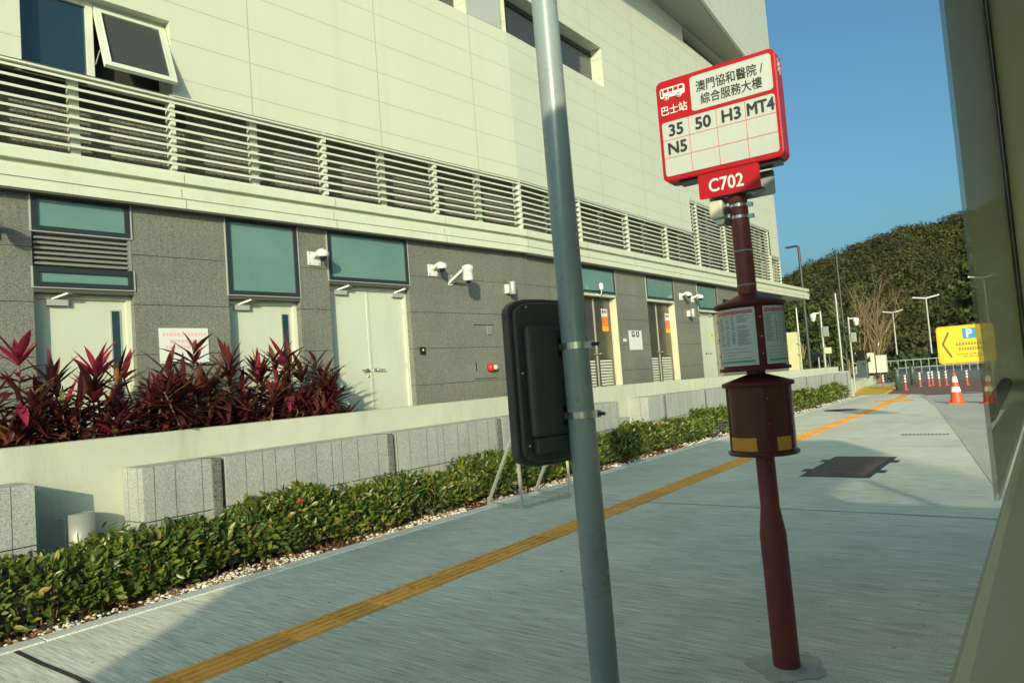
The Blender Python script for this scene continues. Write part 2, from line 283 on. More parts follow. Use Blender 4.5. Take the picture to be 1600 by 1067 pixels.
# ------------------------------------------------------------------ mesh helpers
class MB:
    def __init__(s, T=None): s.v = []; s.f = []; s.mi = []; s.T = T or Matrix(); s.m = 0; s.sm = []; s.smooth = False
    def add(s, vs, fs, T=None):
        b = len(s.v); M = s.T @ T if T is not None else s.T
        s.v += [tuple(M @ Vector(q)) for q in vs]
        flip = M.determinant() < 0
        for f in fs:
            g = [b + i for i in f]
            s.f.append(g[::-1] if flip else g); s.mi.append(s.m); s.sm.append(s.smooth)
        return s
    def box(s, x0, x1, y0, y1, z0, z1, T=None):
        x0, x1 = min(x0, x1), max(x0, x1); y0, y1 = min(y0, y1), max(y0, y1); z0, z1 = min(z0, z1), max(z0, z1)
        vs = [(x, y, z) for z in (z0, z1) for y in (y0, y1) for x in (x0, x1)]
        return s.add(vs, [(0, 2, 3, 1), (4, 5, 7, 6), (0, 1, 5, 4), (2, 6, 7, 3), (0, 4, 6, 2), (1, 3, 7, 5)], T)
    def quad(s, a, b, c, d): return s.add([a, b, c, d], [(0, 1, 2, 3)])
    def tube(s, pts, rad, n=10, caps=True):
        pts = [Vector(q) for q in pts]; rad = rad if isinstance(rad, (list, tuple)) else [rad] * len(pts)
        vs = []; fs = []; up = None
        for i, q in enumerate(pts):
            d = (pts[min(i + 1, len(pts) - 1)] - pts[max(i - 1, 0)]).normalized()
            if up is None: up = Vector((0, 0, 1)) if abs(d.z) < 0.9 else Vector((1, 0, 0))
            a = d.cross(up).normalized(); b = a.cross(d).normalized(); up = b
            for k in range(n):
                t = 2 * math.pi * k / n; vs.append(q + (a * math.cos(t) + b * math.sin(t)) * rad[i])
        for i in range(len(pts) - 1):
            for k in range(n):
                fs.append((i * n + k, i * n + (k + 1) % n, (i + 1) * n + (k + 1) % n, (i + 1) * n + k))
        sm = s.smooth; s.smooth = True; s.add(vs, fs); s.smooth = sm
        if caps:
            s.add(vs[:n], [tuple(range(n))[::-1]]); s.add(vs[-n:], [tuple(range(n))])
        return s
    def lathe(s, prof, center=(0, 0, 0), n=28, a0=0.0, a1=2 * math.pi, smooth=True, T=None):
        full = abs(a1 - a0 - 2 * math.pi) < 1e-6; k = n if full else n + 1
        vs = []; fs = []
        for (r, z) in prof:
            for i in range(k):
                t = a0 + (a1 - a0) * i / n; vs.append((center[0] + r * math.cos(t), center[1] + r * math.sin(t), center[2] + z))
        for j in range(len(prof) - 1):
            for i in range(n):
                i2 = (i + 1) % k
                fs.append((j * k + i, j * k + i2, (j + 1) * k + i2, (j + 1) * k + i))
        sm = s.smooth; s.smooth = smooth; s.add(vs, fs, T); s.smooth = sm; return s
    def prism(s, poly, z0, z1, T=None):                    # polygon in xy, extruded in z
        k = len(poly); vs = [(x, y, z0) for x, y in poly] + [(x, y, z1) for x, y in poly]
        fs = [tuple(range(k))[::-1], tuple(range(k, 2 * k))] + [(i, (i + 1) % k, k + (i + 1) % k, k + i) for i in range(k)]
        return s.add(vs, fs, T)
    def ball(s, c, r, n=12, m=8, sc=(1, 1, 1), zlo=-1.0):
        vs = []; fs = []
        for j in range(m + 1):
            ph = -math.pi / 2 + math.pi * j / m; zz = max(math.sin(ph), zlo)
            for i in range(n):
                t = 2 * math.pi * i / n; cr = math.sqrt(max(0, 1 - zz * zz)) if zz > zlo else (math.cos(ph))
                vs.append((c[0] + r * sc[0] * cr * math.cos(t), c[1] + r * sc[1] * cr * math.sin(t), c[2] + r * sc[2] * zz))
        for j in range(m):
            for i in range(n): fs.append((j * n + i, j * n + (i + 1) % n, (j + 1) * n + (i + 1) % n, (j + 1) * n + i))
        sm = s.smooth; s.smooth = True; s.add(vs, fs); s.smooth = sm; return s
    def build(s, name, mats, parent=None, bevel=0.0):
        me = bpy.data.meshes.new(name); me.from_pydata(s.v, [], s.f)
        mats = mats if isinstance(mats, (list, tuple)) else [mats]
        for q in mats: me.materials.append(MATS[q])
        me.polygons.foreach_set('material_index', s.mi); me.polygons.foreach_set('use_smooth', s.sm); me.update()
        return link(name, me, parent, bevel)
def link(name, me, parent=None, bevel=0.0):
    o = bpy.data.objects.new(name, me); C.objects.link(o)
    if parent is not None:
        o.parent = parent
        if parent.get('_wm') is not None: o.matrix_parent_inverse = Matrix.Translation(-Vector(parent['_wm']))
    if bevel:
        b = o.modifiers.new('bevel', 'BEVEL'); b.width = bevel; b.segments = 2; b.limit_method = 'ANGLE'; b.angle_limit = R(40)
    return o
def np_mesh(name, V, F, mats, parent=None, mi=None, smooth=False):   # V (n,3), F (m,k) arrays
    me = bpy.data.meshes.new(name); V = np.asarray(V, np.float32); F = np.asarray(F, np.int32); k = F.shape[1]
    me.vertices.add(len(V)); me.vertices.foreach_set('co', V.ravel())
    me.loops.add(F.size); me.loops.foreach_set('vertex_index', F.ravel())
    me.polygons.add(len(F)); me.polygons.foreach_set('loop_start', np.arange(0, F.size, k, dtype=np.int32))
    for q in (mats if isinstance(mats, (list, tuple)) else [mats]): me.materials.append(MATS[q])
    if mi is not None: me.polygons.foreach_set('material_index', np.asarray(mi, np.int32))
    me.polygons.foreach_set('use_smooth', np.full(len(F), smooth)); me.update(calc_edges=True); me.validate()
    return link(name, me, parent)
def thing(name, label, cat, loc=(0, 0, 0), group=None, rotz=0.0, local=False):
    # local=True: parts are modelled round the origin and the Empty is moved; else parts are modelled where they stand
    o = bpy.data.objects.new(name, None); C.objects.link(o); o.location = loc; o.rotation_euler = (0, 0, rotz)
    o.empty_display_size = 0.2; o['label'] = label; o['category'] = cat
    if group: o['group'] = group
    if not local: o['_wm'] = list(loc)
    return o
def tag(o, label, cat, group=None):
    o['label'] = label; o['category'] = cat
    if group: o['group'] = group
    return o
def structure(o): o['kind'] = 'structure'; return o
def stuff(o, label=None): o['kind'] = 'stuff'; return o
def dup(root, loc, rotz, label):
    r = root.copy(); C.objects.link(r); r.location = loc; r.rotation_euler = (0, 0, rotz); r['label'] = label
    for ch in list(root.children):
        c = ch.copy(); C.objects.link(c); c.parent = r
        for g in list(ch.children):
            d = g.copy(); C.objects.link(d); d.parent = c
    return r
def text_geo(body, size=1.0, bold=0.0, space=1.0):
    c = bpy.data.curves.new('lettering', 'FONT'); c.body = body; c.size = size; c.offset = bold; c.space_character = space
    c.resolution_u = 3
    o = bpy.data.objects.new('lettering', c); C.objects.link(o)
    dg = bpy.context.evaluated_depsgraph_get(); me = bpy.data.meshes.new_from_object(o.evaluated_get(dg))
    vs = [tuple(v.co) for v in me.vertices]; fs = [tuple(q.vertices) for q in me.polygons]
    bpy.data.objects.remove(o); bpy.data.curves.remove(c); bpy.data.meshes.remove(me)
    return vs, fs
def put_text(mb, body, cx, cy, h, wmax=None, bold=0.0, T=None, ref=None):
    """lettering centred at (cx, cy), of height h in the local xy plane"""
    vs, fs = text_geo(body, 1.0, 0.0)
    a = np.array(vs); lo, hi = a.min(0), a.max(0); hh = ref or (hi[1] - lo[1]); k = h / hh; kx = k
    if wmax and (hi[0] - lo[0]) * kx > wmax: kx = wmax / (hi[0] - lo[0])
    mx, my = (lo[0] + hi[0]) / 2, (lo[1] + hi[1]) / 2
    steps = [(0, 0)] if not bold else [(0, 0), (1, 0), (-1, 0), (0, 1), (0, -1), (.7, .7), (-.7, -.7), (.7, -.7), (-.7, .7)]
    for j, (dx, dy) in enumerate(steps):                   # heavier strokes: copies a hair apart, each just above the last
        mb.add([((q[0] - mx) * kx + cx + dx * bold * k, (q[1] - my) * k + cy + dy * bold * k, 0.00012 * j) for q in vs], fs, T)

# facade frames: x along the facade, y out towards the street, z up
BX, BY = 10.62, 7.687
_a = R(-4.76)
FL = Matrix(((math.cos(_a), math.sin(_a), 0, BX), (math.sin(_a), -math.cos(_a), 0, BY), (0, 0, 1, 0), (0, 0, 0, 1)))
FR = Matrix(((1, 0, 0, BX), (0, -1, 0, BY), (0, 0, 1, 0), (0, 0, 0, 1)))
def fpt(F, s, o, z): return F @ Vector((s, o, z))
def wall_sheet(mb, s0, s1, z0, z1, o, openings, depth):
    """front face of a wall at offset o with rectangular openings (s0,s1,z0,z1) and reveals of the given depth"""
    S = sorted({s0, s1, *[q for op in openings for q in op[:2] if s0 < q < s1]})
    Z = sorted({z0, z1, *[q for op in openings for q in op[2:4] if z0 < q < z1]})
    def is_open(i, j):
        if not (0 <= i < len(S) - 1 and 0 <= j < len(Z) - 1): return False
        a, b = (S[i] + S[i + 1]) / 2, (Z[j] + Z[j + 1]) / 2
        return any(op[0] < a < op[1] and op[2] < b < op[3] for op in openings)
    for i in range(len(S) - 1):
        for j in range(len(Z) - 1):
            a, b, c, d = S[i], S[i + 1], Z[j], Z[j + 1]
            if not is_open(i, j): mb.quad((a, o, c), (b, o, c), (b, o, d), (a, o, d)); continue
            e = o - depth
            if not is_open(i - 1, j): mb.quad((a, o, c), (a, o, d), (a, e, d), (a, e, c))
            if not is_open(i + 1, j): mb.quad((b, o, c), (b, e, c), (b, e, d), (b, o, d))
            if not is_open(i, j - 1): mb.quad((a, o, c), (a, e, c), (b, e, c), (b, o, c))
            if not is_open(i, j + 1): mb.quad((a, o, d), (b, o, d), (b, e, d), (a, e, d))

# ------------------------------------------------------------------ ground, road, pavement
g = MB(); g.quad((-300, -300, -0.125), (900, -300, -0.125), (900, 500, -0.125), (-300, 500, -0.125)); structure(g.build('ground', 'road_concrete'))
PAV = [(-14, 0.25), (7.0, 0.26), (14.1, 1.35), (22.7, 2.7), (28.8, 3.9), (29.7, 4.7), (30.0, 5.86), (-14, 5.86)]
g = MB(); g.prism(PAV, -0.2, 0.0); structure(g.build('pavement', 'pavement'))
g = MB()                                                   # granite kerb along the roadway side
for a, b in zip(PAV[:6], PAV[1:7]):
    d = Vector((b[0] - a[0], b[1] - a[1], 0)).normalized(); nrm = Vector((d.y, -d.x, 0)) * 0.12
    A, B_ = Vector((*a, 0)), Vector((*b, 0))
    g.prism([tuple((A)[:2]), tuple((B_)[:2]), tuple((B_ + nrm)[:2]), tuple((A + nrm)[:2])][::-1], -0.2, 0.006)
structure(g.build('roadside_kerb', 'road_concrete'))
g = MB()                                                   # white granite edging between pavement and planting bed
x = -14.0
while x < 29.6:
    g.box(x, x + 0.992, 5.86, 6.02, -0.2, 0.012); x += 1.0
structure(g.build('edging_strip', 'kerb_granite', bevel=0.006))
g = MB(); g.box(-14, 29.9, 6.02, 7.3, -0.2, -0.02); structure(g.build('planting_bed', 'soil'))
g = MB()                                                   # expansion joints, a few mm of dark filler standing in the slab
for xj, w in ((1.81, 0.034), (7.85, 0.016), (13.45, 0.014), (19.9, 0.014)):
    y0_ = .2 if xj < 8 else 1.3 if xj < 14 else 2.3
    yy = [y0_ + ((5.85 - y0_) * k / 12) for k in range(13)]
    off = [0.008 * math.sin(k * 1.9 + xj) for k in range(13)]
    for k in range(12):
        g.quad((xj + off[k] - w / 2, yy[k], 0.003), (xj + off[k] + w / 2, yy[k], 0.003), (xj + off[k + 1] + w / 2, yy[k + 1], 0.003), (xj + off[k + 1] - w / 2, yy[k + 1], 0.003))
structure(g.build('pavement_joint', 'iron'))
g = MB()
g.quad((15.05, 1.55, 0.003), (15.17, 1.55, 0.003), (15.17, 4.02, 0.003), (15.05, 4.02, 0.003))
structure(g.build('pavement_marking', 'paint_white'))
g = MB()                                                   # tactile paving: tiles with four raised bars
x = -3.98
while x < 25.4:
    if not (1.79 < x % 100 < 1.5):
        g.box(x + 0.002, x + 0.378, 4.08, 4.38, -0.01, 0.005)
        for k in range(4):
            yb = 4.08 + 0.0375 + 0.075 * k; g.box(x + 0.022, x + 0.358, yb - 0.021, yb + 0.021, 0.004, 0.0105)
    x += 0.38
for dx in (0, 0.38):                                       # warning pad where the strip ends
    for dy in (-0.38, 0, 0.38): g.box(25.42 + dx, 25.79 + dx, 4.05 + dy, 4.42 + dy, -0.01, 0.006)
x = 25.4
for k in range(9): g.box(26.3 + k * 0.36, 26.64 + k * 0.36, 4.08 + k * 0.02, 4.38 + k * 0.02, -0.01, 0.006)
structure(g.build('tactile_paving', 'tactile'))
g = MB(); g.box(-14, 12, 8.0, 12, 0.5, 0.83); g.box(10, 27, 7.5, 9, 0.5, 0.825); structure(g.build('walkway', 'floor_tile'))
# roadway beyond the pavement
g = MB(); g.quad((30.5, -60, -0.118), (44, -60, -0.118), (44, 6.6, -0.118), (30.5, 6.6, -0.118)); structure(g.build('road_crossing', 'paver_red'))
g = MB(); g.quad((44, -60, -0.116), (130, -60, -0.116), (130, 60, -0.116), (44, 60, -0.116)); structure(g.build('road', 'asphalt_grey'))
g = MB()
for k in range(3): g.quad((30.9 + 14 * k, -30, -0.108), (31.05 + 14 * k, -30, -0.108), (31.05 + 14 * k, 3, -0.108), (30.9 + 14 * k, 3, -0.108))
g.quad((13.0, -0.2, -0.118), (26, 1.1, -0.118), (26, 1.25, -0.118), (13.0, -0.05, -0.118))
structure(g.build('road_marking', 'paint_white'))
g = MB(); g.prism([(30.2, 5.4), (37, 5.9), (39.5, 6.6), (39.5, 7.8), (30.2, 6.6)], -0.2, -0.06); structure(g.build('yellow_ramp', 'paint_yellow'))
g = MB(); g.prism([(30.1, 6.7), (41, 7.9), (46, 8.2), (46, 14), (30.1, 14)], -0.2, 0.35); structure(g.build('raised_verge', 'plaster'))

# ------------------------------------------------------------------ hospital building
bld = thing('hospital_building', 'cream panelled building with grey granite ground floor and long louver band', 'building', (BX, BY, 0))
OPL = [(-7.8, -6.82, 0.83, 3.945), (-5.70, -4.69, 0.83, 3.945), (-4.21, -2.75, 0.83, 3.945)]
OPR = [(2.0, 3.5, 0.83, 3.91), (5.05, 6.62, 0.83, 3.90), (8.18, 9.62, 0.83, 3.90), (10.1, 10.7, 3.0, 3.55)]
g = MB(FL); wall_sheet(g, -13, 0, 0.0, 3.96, 0.0, OPL, 0.16); g.T = FR; wall_sheet(g, 0, 16.1, 0.0, 3.96, 0.0, OPR, 0.19)
g.quad((16.1, 0, 0), (16.1, -9, 0), (16.1, -9, 3.96), (16.1, 0, 3.96))
g.build('granite_wall', 'grey_granite', bld)
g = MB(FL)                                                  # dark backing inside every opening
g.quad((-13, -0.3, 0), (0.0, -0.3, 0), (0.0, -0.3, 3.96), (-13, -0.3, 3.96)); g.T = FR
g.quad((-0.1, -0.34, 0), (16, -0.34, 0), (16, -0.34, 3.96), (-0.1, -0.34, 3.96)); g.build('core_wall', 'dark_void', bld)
# fascia, with groove and vertical joints, running on past the corner as a canopy
g = MB(FL)
for F, s0, s1 in ((FL, -13, 0.006), (FR, 0.0, 19.3)):
    g.T = F
    dep = -0.3 if F is FL else -0.3
    g.box(s0, s1, dep, 0.15, 4.245, 4.35); g.box(s0, s1, dep, 0.085, 4.165, 4.245); g.box(s0, s1, dep, 0.15, 4.055, 4.165)
    g.box(s0, s1, dep, 0.135, 3.94, 4.055)
g.T = FR; g.box(16.1, 19.3, -2.2, -0.3, 3.96, 4.34)
g.T = FL; g.m = 1
for k in range(7):
    s = -6.29 + 2.12 * k if k < 3 else None
    if s is not None:
        g.box(s + .04, s + .048, 0.1505, 0.152, 4.245, 4.35); g.box(s, s + .008, 0.1505, 0.152, 4.06, 4.165); g.box(s + .055, s + .063, 0.1355, 0.137, 3.94, 4.05)
g.T = FR
for k in range(8):
    s = 0.05 + 2.14 * k; g.box(s, s + .008, 0.1505, 0.152, 4.245, 4.35); g.box(s, s + .008, 0.1505, 0.152, 4.06, 4.165)
g.build('fascia', ['cream_trim', 'vent_grey'], bld)
g = MB(FL); g.box(-13, 0.0, -0.02, 0.132, 3.915, 3.939); g.T = FR; g.box(0, 16.1, -0.02, 0.132, 3.90, 3.939)
g.build('shadow_trim', 'sill_metal', bld)

# upper wall
g = MB(FL)
OPU = [(-7.84, -6.29, 5.3, 6.27), (-13, -1.06, 8.17, 9.1), (-0.14, 0.0, 8.17, 9.1)]
wall_sheet(g, -13, 0.004, 5.335, 12.5, 0.05, OPU, 0.30)
g.build('upper_wall', 'wall_panel', bld)
g = MB(FR)
wall_sheet(g, 0.0, 16.1, 5.335, 11.45, 0.05, [(0.0, 3.69, 8.17, 9.1), (8.08, 15.1, 5.2, 6.26), (8.7, 15.6, 10.97, 11.5)], 0.30)
g.quad((16.1, 0.05, 4.35), (16.1, -9, 4.35), (16.1, -9, 11.5), (16.1, 0.05, 11.5))
g.quad((15.1, 0.05, 4.35), (15.1, -0.4, 4.35), (15.1, -0.4, 6.26), (15.1, 0.05, 6.26))
g.build('upper_wall', 'wall_panel_right', bld)
g = MB(FL); g.box(-1.045, -0.15, 0.045, 0.056, 8.175, 9.1); g.build('grey_pier', 'grey_panel', bld)
g = MB(FL); g.quad((-13, -0.24, 7.9), (0.1, -0.24, 7.9), (0.1, -0.24, 9.4), (-13, -0.24, 9.4)); g.T = FR
g.quad((-.1, -0.24, 7.9), (3.9, -0.24, 7.9), (3.9, -0.24, 9.4), (-.1, -0.24, 9.4)); g.build('ribbon_glass', 'smoky_glass', bld)
g = MB(FR)
g.box(0.0, 3.69, -0.238, -0.21, 8.98, 9.02); g.box(1.75, 1.79, -0.238, -0.21, 8.17, 9.0); g.build('ribbon_frame', 'black_frame', bld)
g = MB(FR); g.quad((8.0, -1.6, 10.5), (16, -1.6, 10.5), (16, -1.6, 11.6), (8.0, -1.6, 11.6)); g.quad((8.7, 0.0, 10.9), (16, 0.0, 10.9), (16, -1.6, 10.9), (8.7, -1.6, 10.9)); g.quad((8.7, 0.04, 10.9), (8.7, -1.6, 10.9), (8.7, -1.6, 11.6), (8.7, 0.04, 11.6)); g.build('loggia_wall', 'soffit_grey', bld)
# overhanging upper storeys
g = MB()
OV = [(10.0, 5.95), (18.54, 6.65), (26.95, 7.34), (26.73, 16.5), (10.0, 16.5)]
g.prism(OV, 11.5, 19.0); g.build('upper_storey', 'wall_panel_right', bld)
g = MB(); g.prism([(10.1, 6.05), (18.5, 6.74), (26.8, 7.42), (26.6, 16.4), (10.1, 16.4)], 11.47, 11.498); g.build('soffit', 'soffit_grey', bld)

# louver bands
def louvers(F, s0, s1, z0, z1, name):
    g = MB(F); nsl = int(round((z1 - z0) / 0.1055)); p_ = (z1 - z0) / nsl
    for k in range(nsl):
        zc = z0 + p_ * (k + 0.28)
        prof = [(0.048, zc), (0.048, zc + 0.027), (0.040, zc + 0.031), (-0.028, zc + 0.042), (-0.028, zc + 0.034), (0.038, zc)]
        vs = [(s0, o, z) for o, z in prof] + [(s1, o, z) for o, z in prof]; k6 = 6
        g.add(vs, [tuple(range(6))[::-1], tuple(range(6, 12))] + [(i, (i + 1) % 6, 6 + (i + 1) % 6, 6 + i) for i in range(6)])
    g.box(s0, s1, -0.03, 0.056, z1 - 0.022, z1)
    return g.build(name, 'louver_paint', bld)
louvers(FL, -13, 0.0, 4.35, 5.322, 'louver_screen')
louvers(FR, 0.0, 8.06, 4.35, 5.322, 'louver_screen')
louvers(FR, 8.08, 15.08, 4.35, 6.245, 'louver_screen')
louvers(FR, 15.12, 16.1, 4.35, 5.31, 'louver_screen')
for k in range(6):
    for s, half in ((-6.30 + 2.12 * k - 2.12 * 2, False), (-7.34 + 2.12 * k - 2.12, True)):
        if -12.9 < s < 0.1:
            g = MB(FL)
            if half: g.box(s - 0.05, s + 0.05, -0.12, -0.035, 4.352, 5.30)
            else:
                g.box(s - 0.028, s + 0.028, -0.10, -0.032, 4.352, 5.30)
                for q in range(9):
                    zc = 4.35 + 0.108 * (q + 0.28); g.add([(s - .03, -.03, zc + .034), (s + .03, -.03, zc + .034), (s + .03, .042, zc + .06), (s - .03, .042, zc + .06), (s - .03, -.03, zc + .105), (s + .03, -.03, zc + .105), (s + .03, .042, zc + .105), (s - .03, .042, zc + .105)], [(0, 1, 2, 3), (4, 7, 6, 5), (3, 2, 6, 7), (0, 3, 7, 4), (1, 5, 6, 2)])
            g.build('louver_post', 'louver_paint', bld)
for k in range(8):
    s = 0.05 + 2.13 * k
    ztop = 5.30 if (s < 8.0 or s > 15) else 6.22
    g = MB(FR); g.box(s - 0.03, s + 0.03, -0.10, 0.04, 4.352, ztop); g.build('louver_post', 'louver_paint', bld)
    if s + 1.07 < 15: g = MB(FR); g.box(s + 1.02, s + 1.11, -0.14, -0.035, 4.352, 5.30 if s + 1.07 < 8 else 6.22); g.build('louver_post', 'vent_grey', bld)
g = MB(FR); g.box(8.06, 8.09, -0.05, 0.053, 5.33, 6.25); g.build('louver_edge', 'louver_paint', bld)
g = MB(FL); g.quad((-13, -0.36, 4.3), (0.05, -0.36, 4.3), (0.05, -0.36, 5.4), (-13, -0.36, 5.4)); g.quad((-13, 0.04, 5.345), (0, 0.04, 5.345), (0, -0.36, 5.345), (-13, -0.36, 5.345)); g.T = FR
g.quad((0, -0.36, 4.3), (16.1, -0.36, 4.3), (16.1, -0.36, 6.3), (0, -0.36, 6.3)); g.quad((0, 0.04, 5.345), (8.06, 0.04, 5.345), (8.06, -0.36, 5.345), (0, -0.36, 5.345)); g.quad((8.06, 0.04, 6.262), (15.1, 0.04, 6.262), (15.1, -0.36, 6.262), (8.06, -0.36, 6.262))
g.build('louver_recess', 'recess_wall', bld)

# upper window: fixed pane and an awning sash pushed open
win = MB(FL); win.box(-7.84, -7.80, -0.16, -0.09, 5.30, 6.27); win.box(-7.80, -7.17, -0.16, -0.09, 6.21, 6.27); win.box(-7.17, -7.10, -0.16, -0.075, 5.30, 6.27)
win.box(-7.10, -6.36, -0.16, -0.09, 6.22, 6.27); win.box(-6.36, -6.29, -0.16, -0.09, 5.30, 6.27)
wf = win.build('window', 'louver_paint', bld)
g = MB(FL); g.box(-7.80, -7.17, -0.14, -0.12, 5.30, 6.21); g.build('pane', 'dark_glass', wf)
Tsa = FL @ Matrix.Translation((0, -0.085, 6.215)) @ Matrix.Rotation(R(21), 4, 'X')
g = MB(Tsa); H_ = 0.84
g.box(-7.09, -7.03, -0.03, 0.02, -H_, 0); g.box(-6.36, -6.30, -0.03, 0.02, -H_, 0); g.box(-7.03, -6.36, -0.03, 0.02, -H_, -H_ + 0.06); g.box(-7.03, -6.36, -0.03, 0.02, -0.055, 0)
g.box(-7.03, -7.02, -0.02, 0.026, -H_ + .06, -.055); g.box(-6.37, -6.36, -0.02, 0.026, -H_ + .06, -.055)
sash = g.build('sash', 'louver_paint', bld)
g = MB(Tsa); g.box(-7.02, -6.37, -0.012, -0.004, -H_ + 0.062, -0.057); g.build('pane', 'smoky_glass', sash)
for q in (-7.082, -6.33): g = MB(FL); g.tube([(q, -0.09, 5.55), (q, 0.06, 5.66)], 0.008, 6); g.build('window_stay', 'alu', sash)
g = MB(FL); g.box(-8.1, -6.0, -0.32, -0.295, 5.1, 6.5); g.build('room_backing', 'dark_void', bld)

# doors and transoms ------------------------------------------------------------
def transom(F, s0, s1, z0, z1, name='transom_window'):
    g = MB(F); b = 0.055; o0, o1 = -0.14, 0.012
    g.box(s0, s0 + b, o0, o1, z0, z1); g.box(s1 - b, s1, o0, o1, z0, z1); g.box(s0 + b, s1 - b, o0, o1, z1 - b, z1); g.box(s0 + b, s1 - b, o0, o1, z0, z0 + b)
    f = g.build(name, 'black_frame', bld)
    g = MB(F); g.box(s0 + b, s1 - b, -0.10, -0.012, z0 + b, z1 - b); g.build('pane', 'transom_glass', f)
    g = MB(F); g.box(s0 - 0.016, s0 - 0.001, -0.10, 0.016, z0 - 0.012, z1); g.box(s1 + 0.001, s1 + 0.016, -0.10, 0.016, z0 - 0.012, z1); g.box(s0 - 0.001, s1 + 0.001, -0.10, 0.016, z0 - 0.012, z0 - 0.001)
    g.build('frame', 'alu', f)
    return f
def closer(F, s, z, o, parent):
    g = MB(F); g.box(s, s + 0.20, o + 0.002, o + 0.055, z - 0.065, z)
    g.add(*_bar((s + 0.05, o + 0.03, z + 0.005), (s + 0.17, o + 0.15, z + 0.055), 0.010)); g.add(*_bar((s + 0.17, o + 0.15, z + 0.055), (s + 0.36, o + 0.03, z + 0.05), 0.008))
    return g.build('door_closer', 'alu', parent)
def _bar(a, b, w):
    a, b = Vector(a), Vector(b); d = (b - a).normalized(); u = d.cross(Vector((0, 0, 1))).normalized() * w; q = u.cross(d).normalized() * w
    vs = [tuple(p_ + i * u + j * q) for p_ in (a, b) for i, j in ((-1, -1), (1, -1), (1, 1), (-1, 1))]
    return vs, [(3, 2, 1, 0), (4, 5, 6, 7), (0, 1, 5, 4), (1, 2, 6, 5), (2, 3, 7, 6), (3, 0, 4, 7)]
def lever(F, s, z, o, sgn, parent):
    g = MB(F); g.box(s - 0.025, s + 0.025, o, o + 0.012, z - 0.025, z + 0.025)
    g.tube([(s, o + 0.01, z), (s, o + 0.055, z), (s + sgn * 0.02, o + 0.06, z), (s + sgn * 0.13, o + 0.06, z)], 0.010, 8)
    return g.build('handle', 'chrome', parent)
def frame_door(F, s0, s1, z1, dep, material='cream_trim'):
    g = MB(F); w = 0.05
    g.box(s0, s0 + w, -dep, -dep + 0.05, 0.83, z1); g.box(s1 - w, s1, -dep, -dep + 0.05, 0.83, z1); g.box(s0 + w, s1 - w, -dep, -dep + 0.05, z1 - w, z1)
    return g.build('door_frame', material, bld)
def white_leaf(F, s0, s1, z1, dep, vision=None):
    g = MB(F); o = -dep
    g.box(s0, s1, o - 0.03, o + 0.012, 0.84, z1)
    d = g.build('door', 'door_paint', bld)
    if vision:
        a, b, c, e = vision
        g = MB(F); g.box(a - .015, b + .015, o + .0125, o + .020, c - .015, e + .015); g.build('vision_frame', 'alu', d)
        g = MB(F); g.box(a, b, o + .0205, o + .023, c, e); g.build('vision_panel', 'dark_glass', d)
    return d
# door 1 with its louver vent
transom(FL, -7.8, -6.83, 3.54, 3.94); transom(FL, -7.8, -6.82, 2.945, 3.16)
g = MB(FL); g.box(-7.8, -6.82, -0.13, -0.095, 3.17, 3.53)
for k in range(6):
    z = 3.19 + k * 0.055; g.add([(-7.78, -.09, z + .045), (-6.86, -.09, z + .045), (-6.86, -.02, z), (-7.78, -.02, z), (-7.78, -.09, z + .052), (-6.86, -.09, z + .052), (-6.86, -.02, z + .02), (-7.78, -.02, z + .02)], [(0, 1, 2, 3), (4, 7, 6, 5), (3, 2, 6, 7), (0, 3, 7, 4), (1, 5, 6, 2)])
g.box(-6.855, -6.825, -0.09, -0.005, 3.17, 3.53); g.build('air_vent', 'vent_grey', bld)
g = MB(FL); g.box(-7.8, -6.82, -0.15, 0.0, 2.89, 2.93); g.build('door_head', 'sill_metal', bld)
frame_door(FL, -7.8, -6.82, 2.888, 0.158); d1 = white_leaf(FL, -7.75, -6.87, 2.84, 0.15, (-7.02, -6.94, 1.6, 2.72)); closer(FL, -7.66, 2.83, -0.138, d1)
# door 2
transom(FL, -5.70, -4.69, 2.945, 3.94); g = MB(FL); g.box(-5.70, -4.69, -0.15, 0.0, 2.89, 2.93); g.build('door_head', 'sill_metal', bld)
frame_door(FL, -5.70, -4.69, 2.888, 0.158); d2 = white_leaf(FL, -5.65, -4.74, 2.84, 0.15, (-4.90, -4.815, 1.75, 2.72)); closer(FL, -5.58, 2.83, -0.138, d2)
# door 3, a pair
transom(FL, -4.21, -2.75, 3.21, 3.94); g = MB(FL); g.box(-4.21, -2.75, -0.15, 0.0, 3.155, 3.195); g.build('door_head', 'sill_metal', bld)
frame_door(FL, -4.21, -2.75, 3.153, 0.158)
d3 = white_leaf(FL, -4.16, -3.482, 3.10, 0.15); d4 = white_leaf(FL, -3.478, -2.80, 3.10, 0.152)
closer(FL, -4.06, 3.09, -0.138, d3); closer(FL, -3.02, 3.09, -0.138, d4); lever(FL, -3.55, 1.91, -0.138, -1, d3); lever(FL, -3.40, 1.91, -0.138, 1, d4)
g = MB(FL); g.box(-3.50, -3.462, -0.139, -0.128, 0.86, 3.09); g.build('astragal', 'door_paint', d4)
g = MB(FL); g.lathe([(0.0, 0.0), (0.02, 0.0), (0.02, 0.006)], n=10, T=Matrix.Translation((-3.53, -0.13, 1.82)) @ Matrix.Rotation(R(90), 4, 'X')); g.build('key_cylinder', 'chrome', d3)
for z in (1.2, 1.9, 2.75): g = MB(FL); g.box(-2.81, -2.795, -0.138, -0.118, z, z + 0.11); g.build('hinge', 'alu', d4)
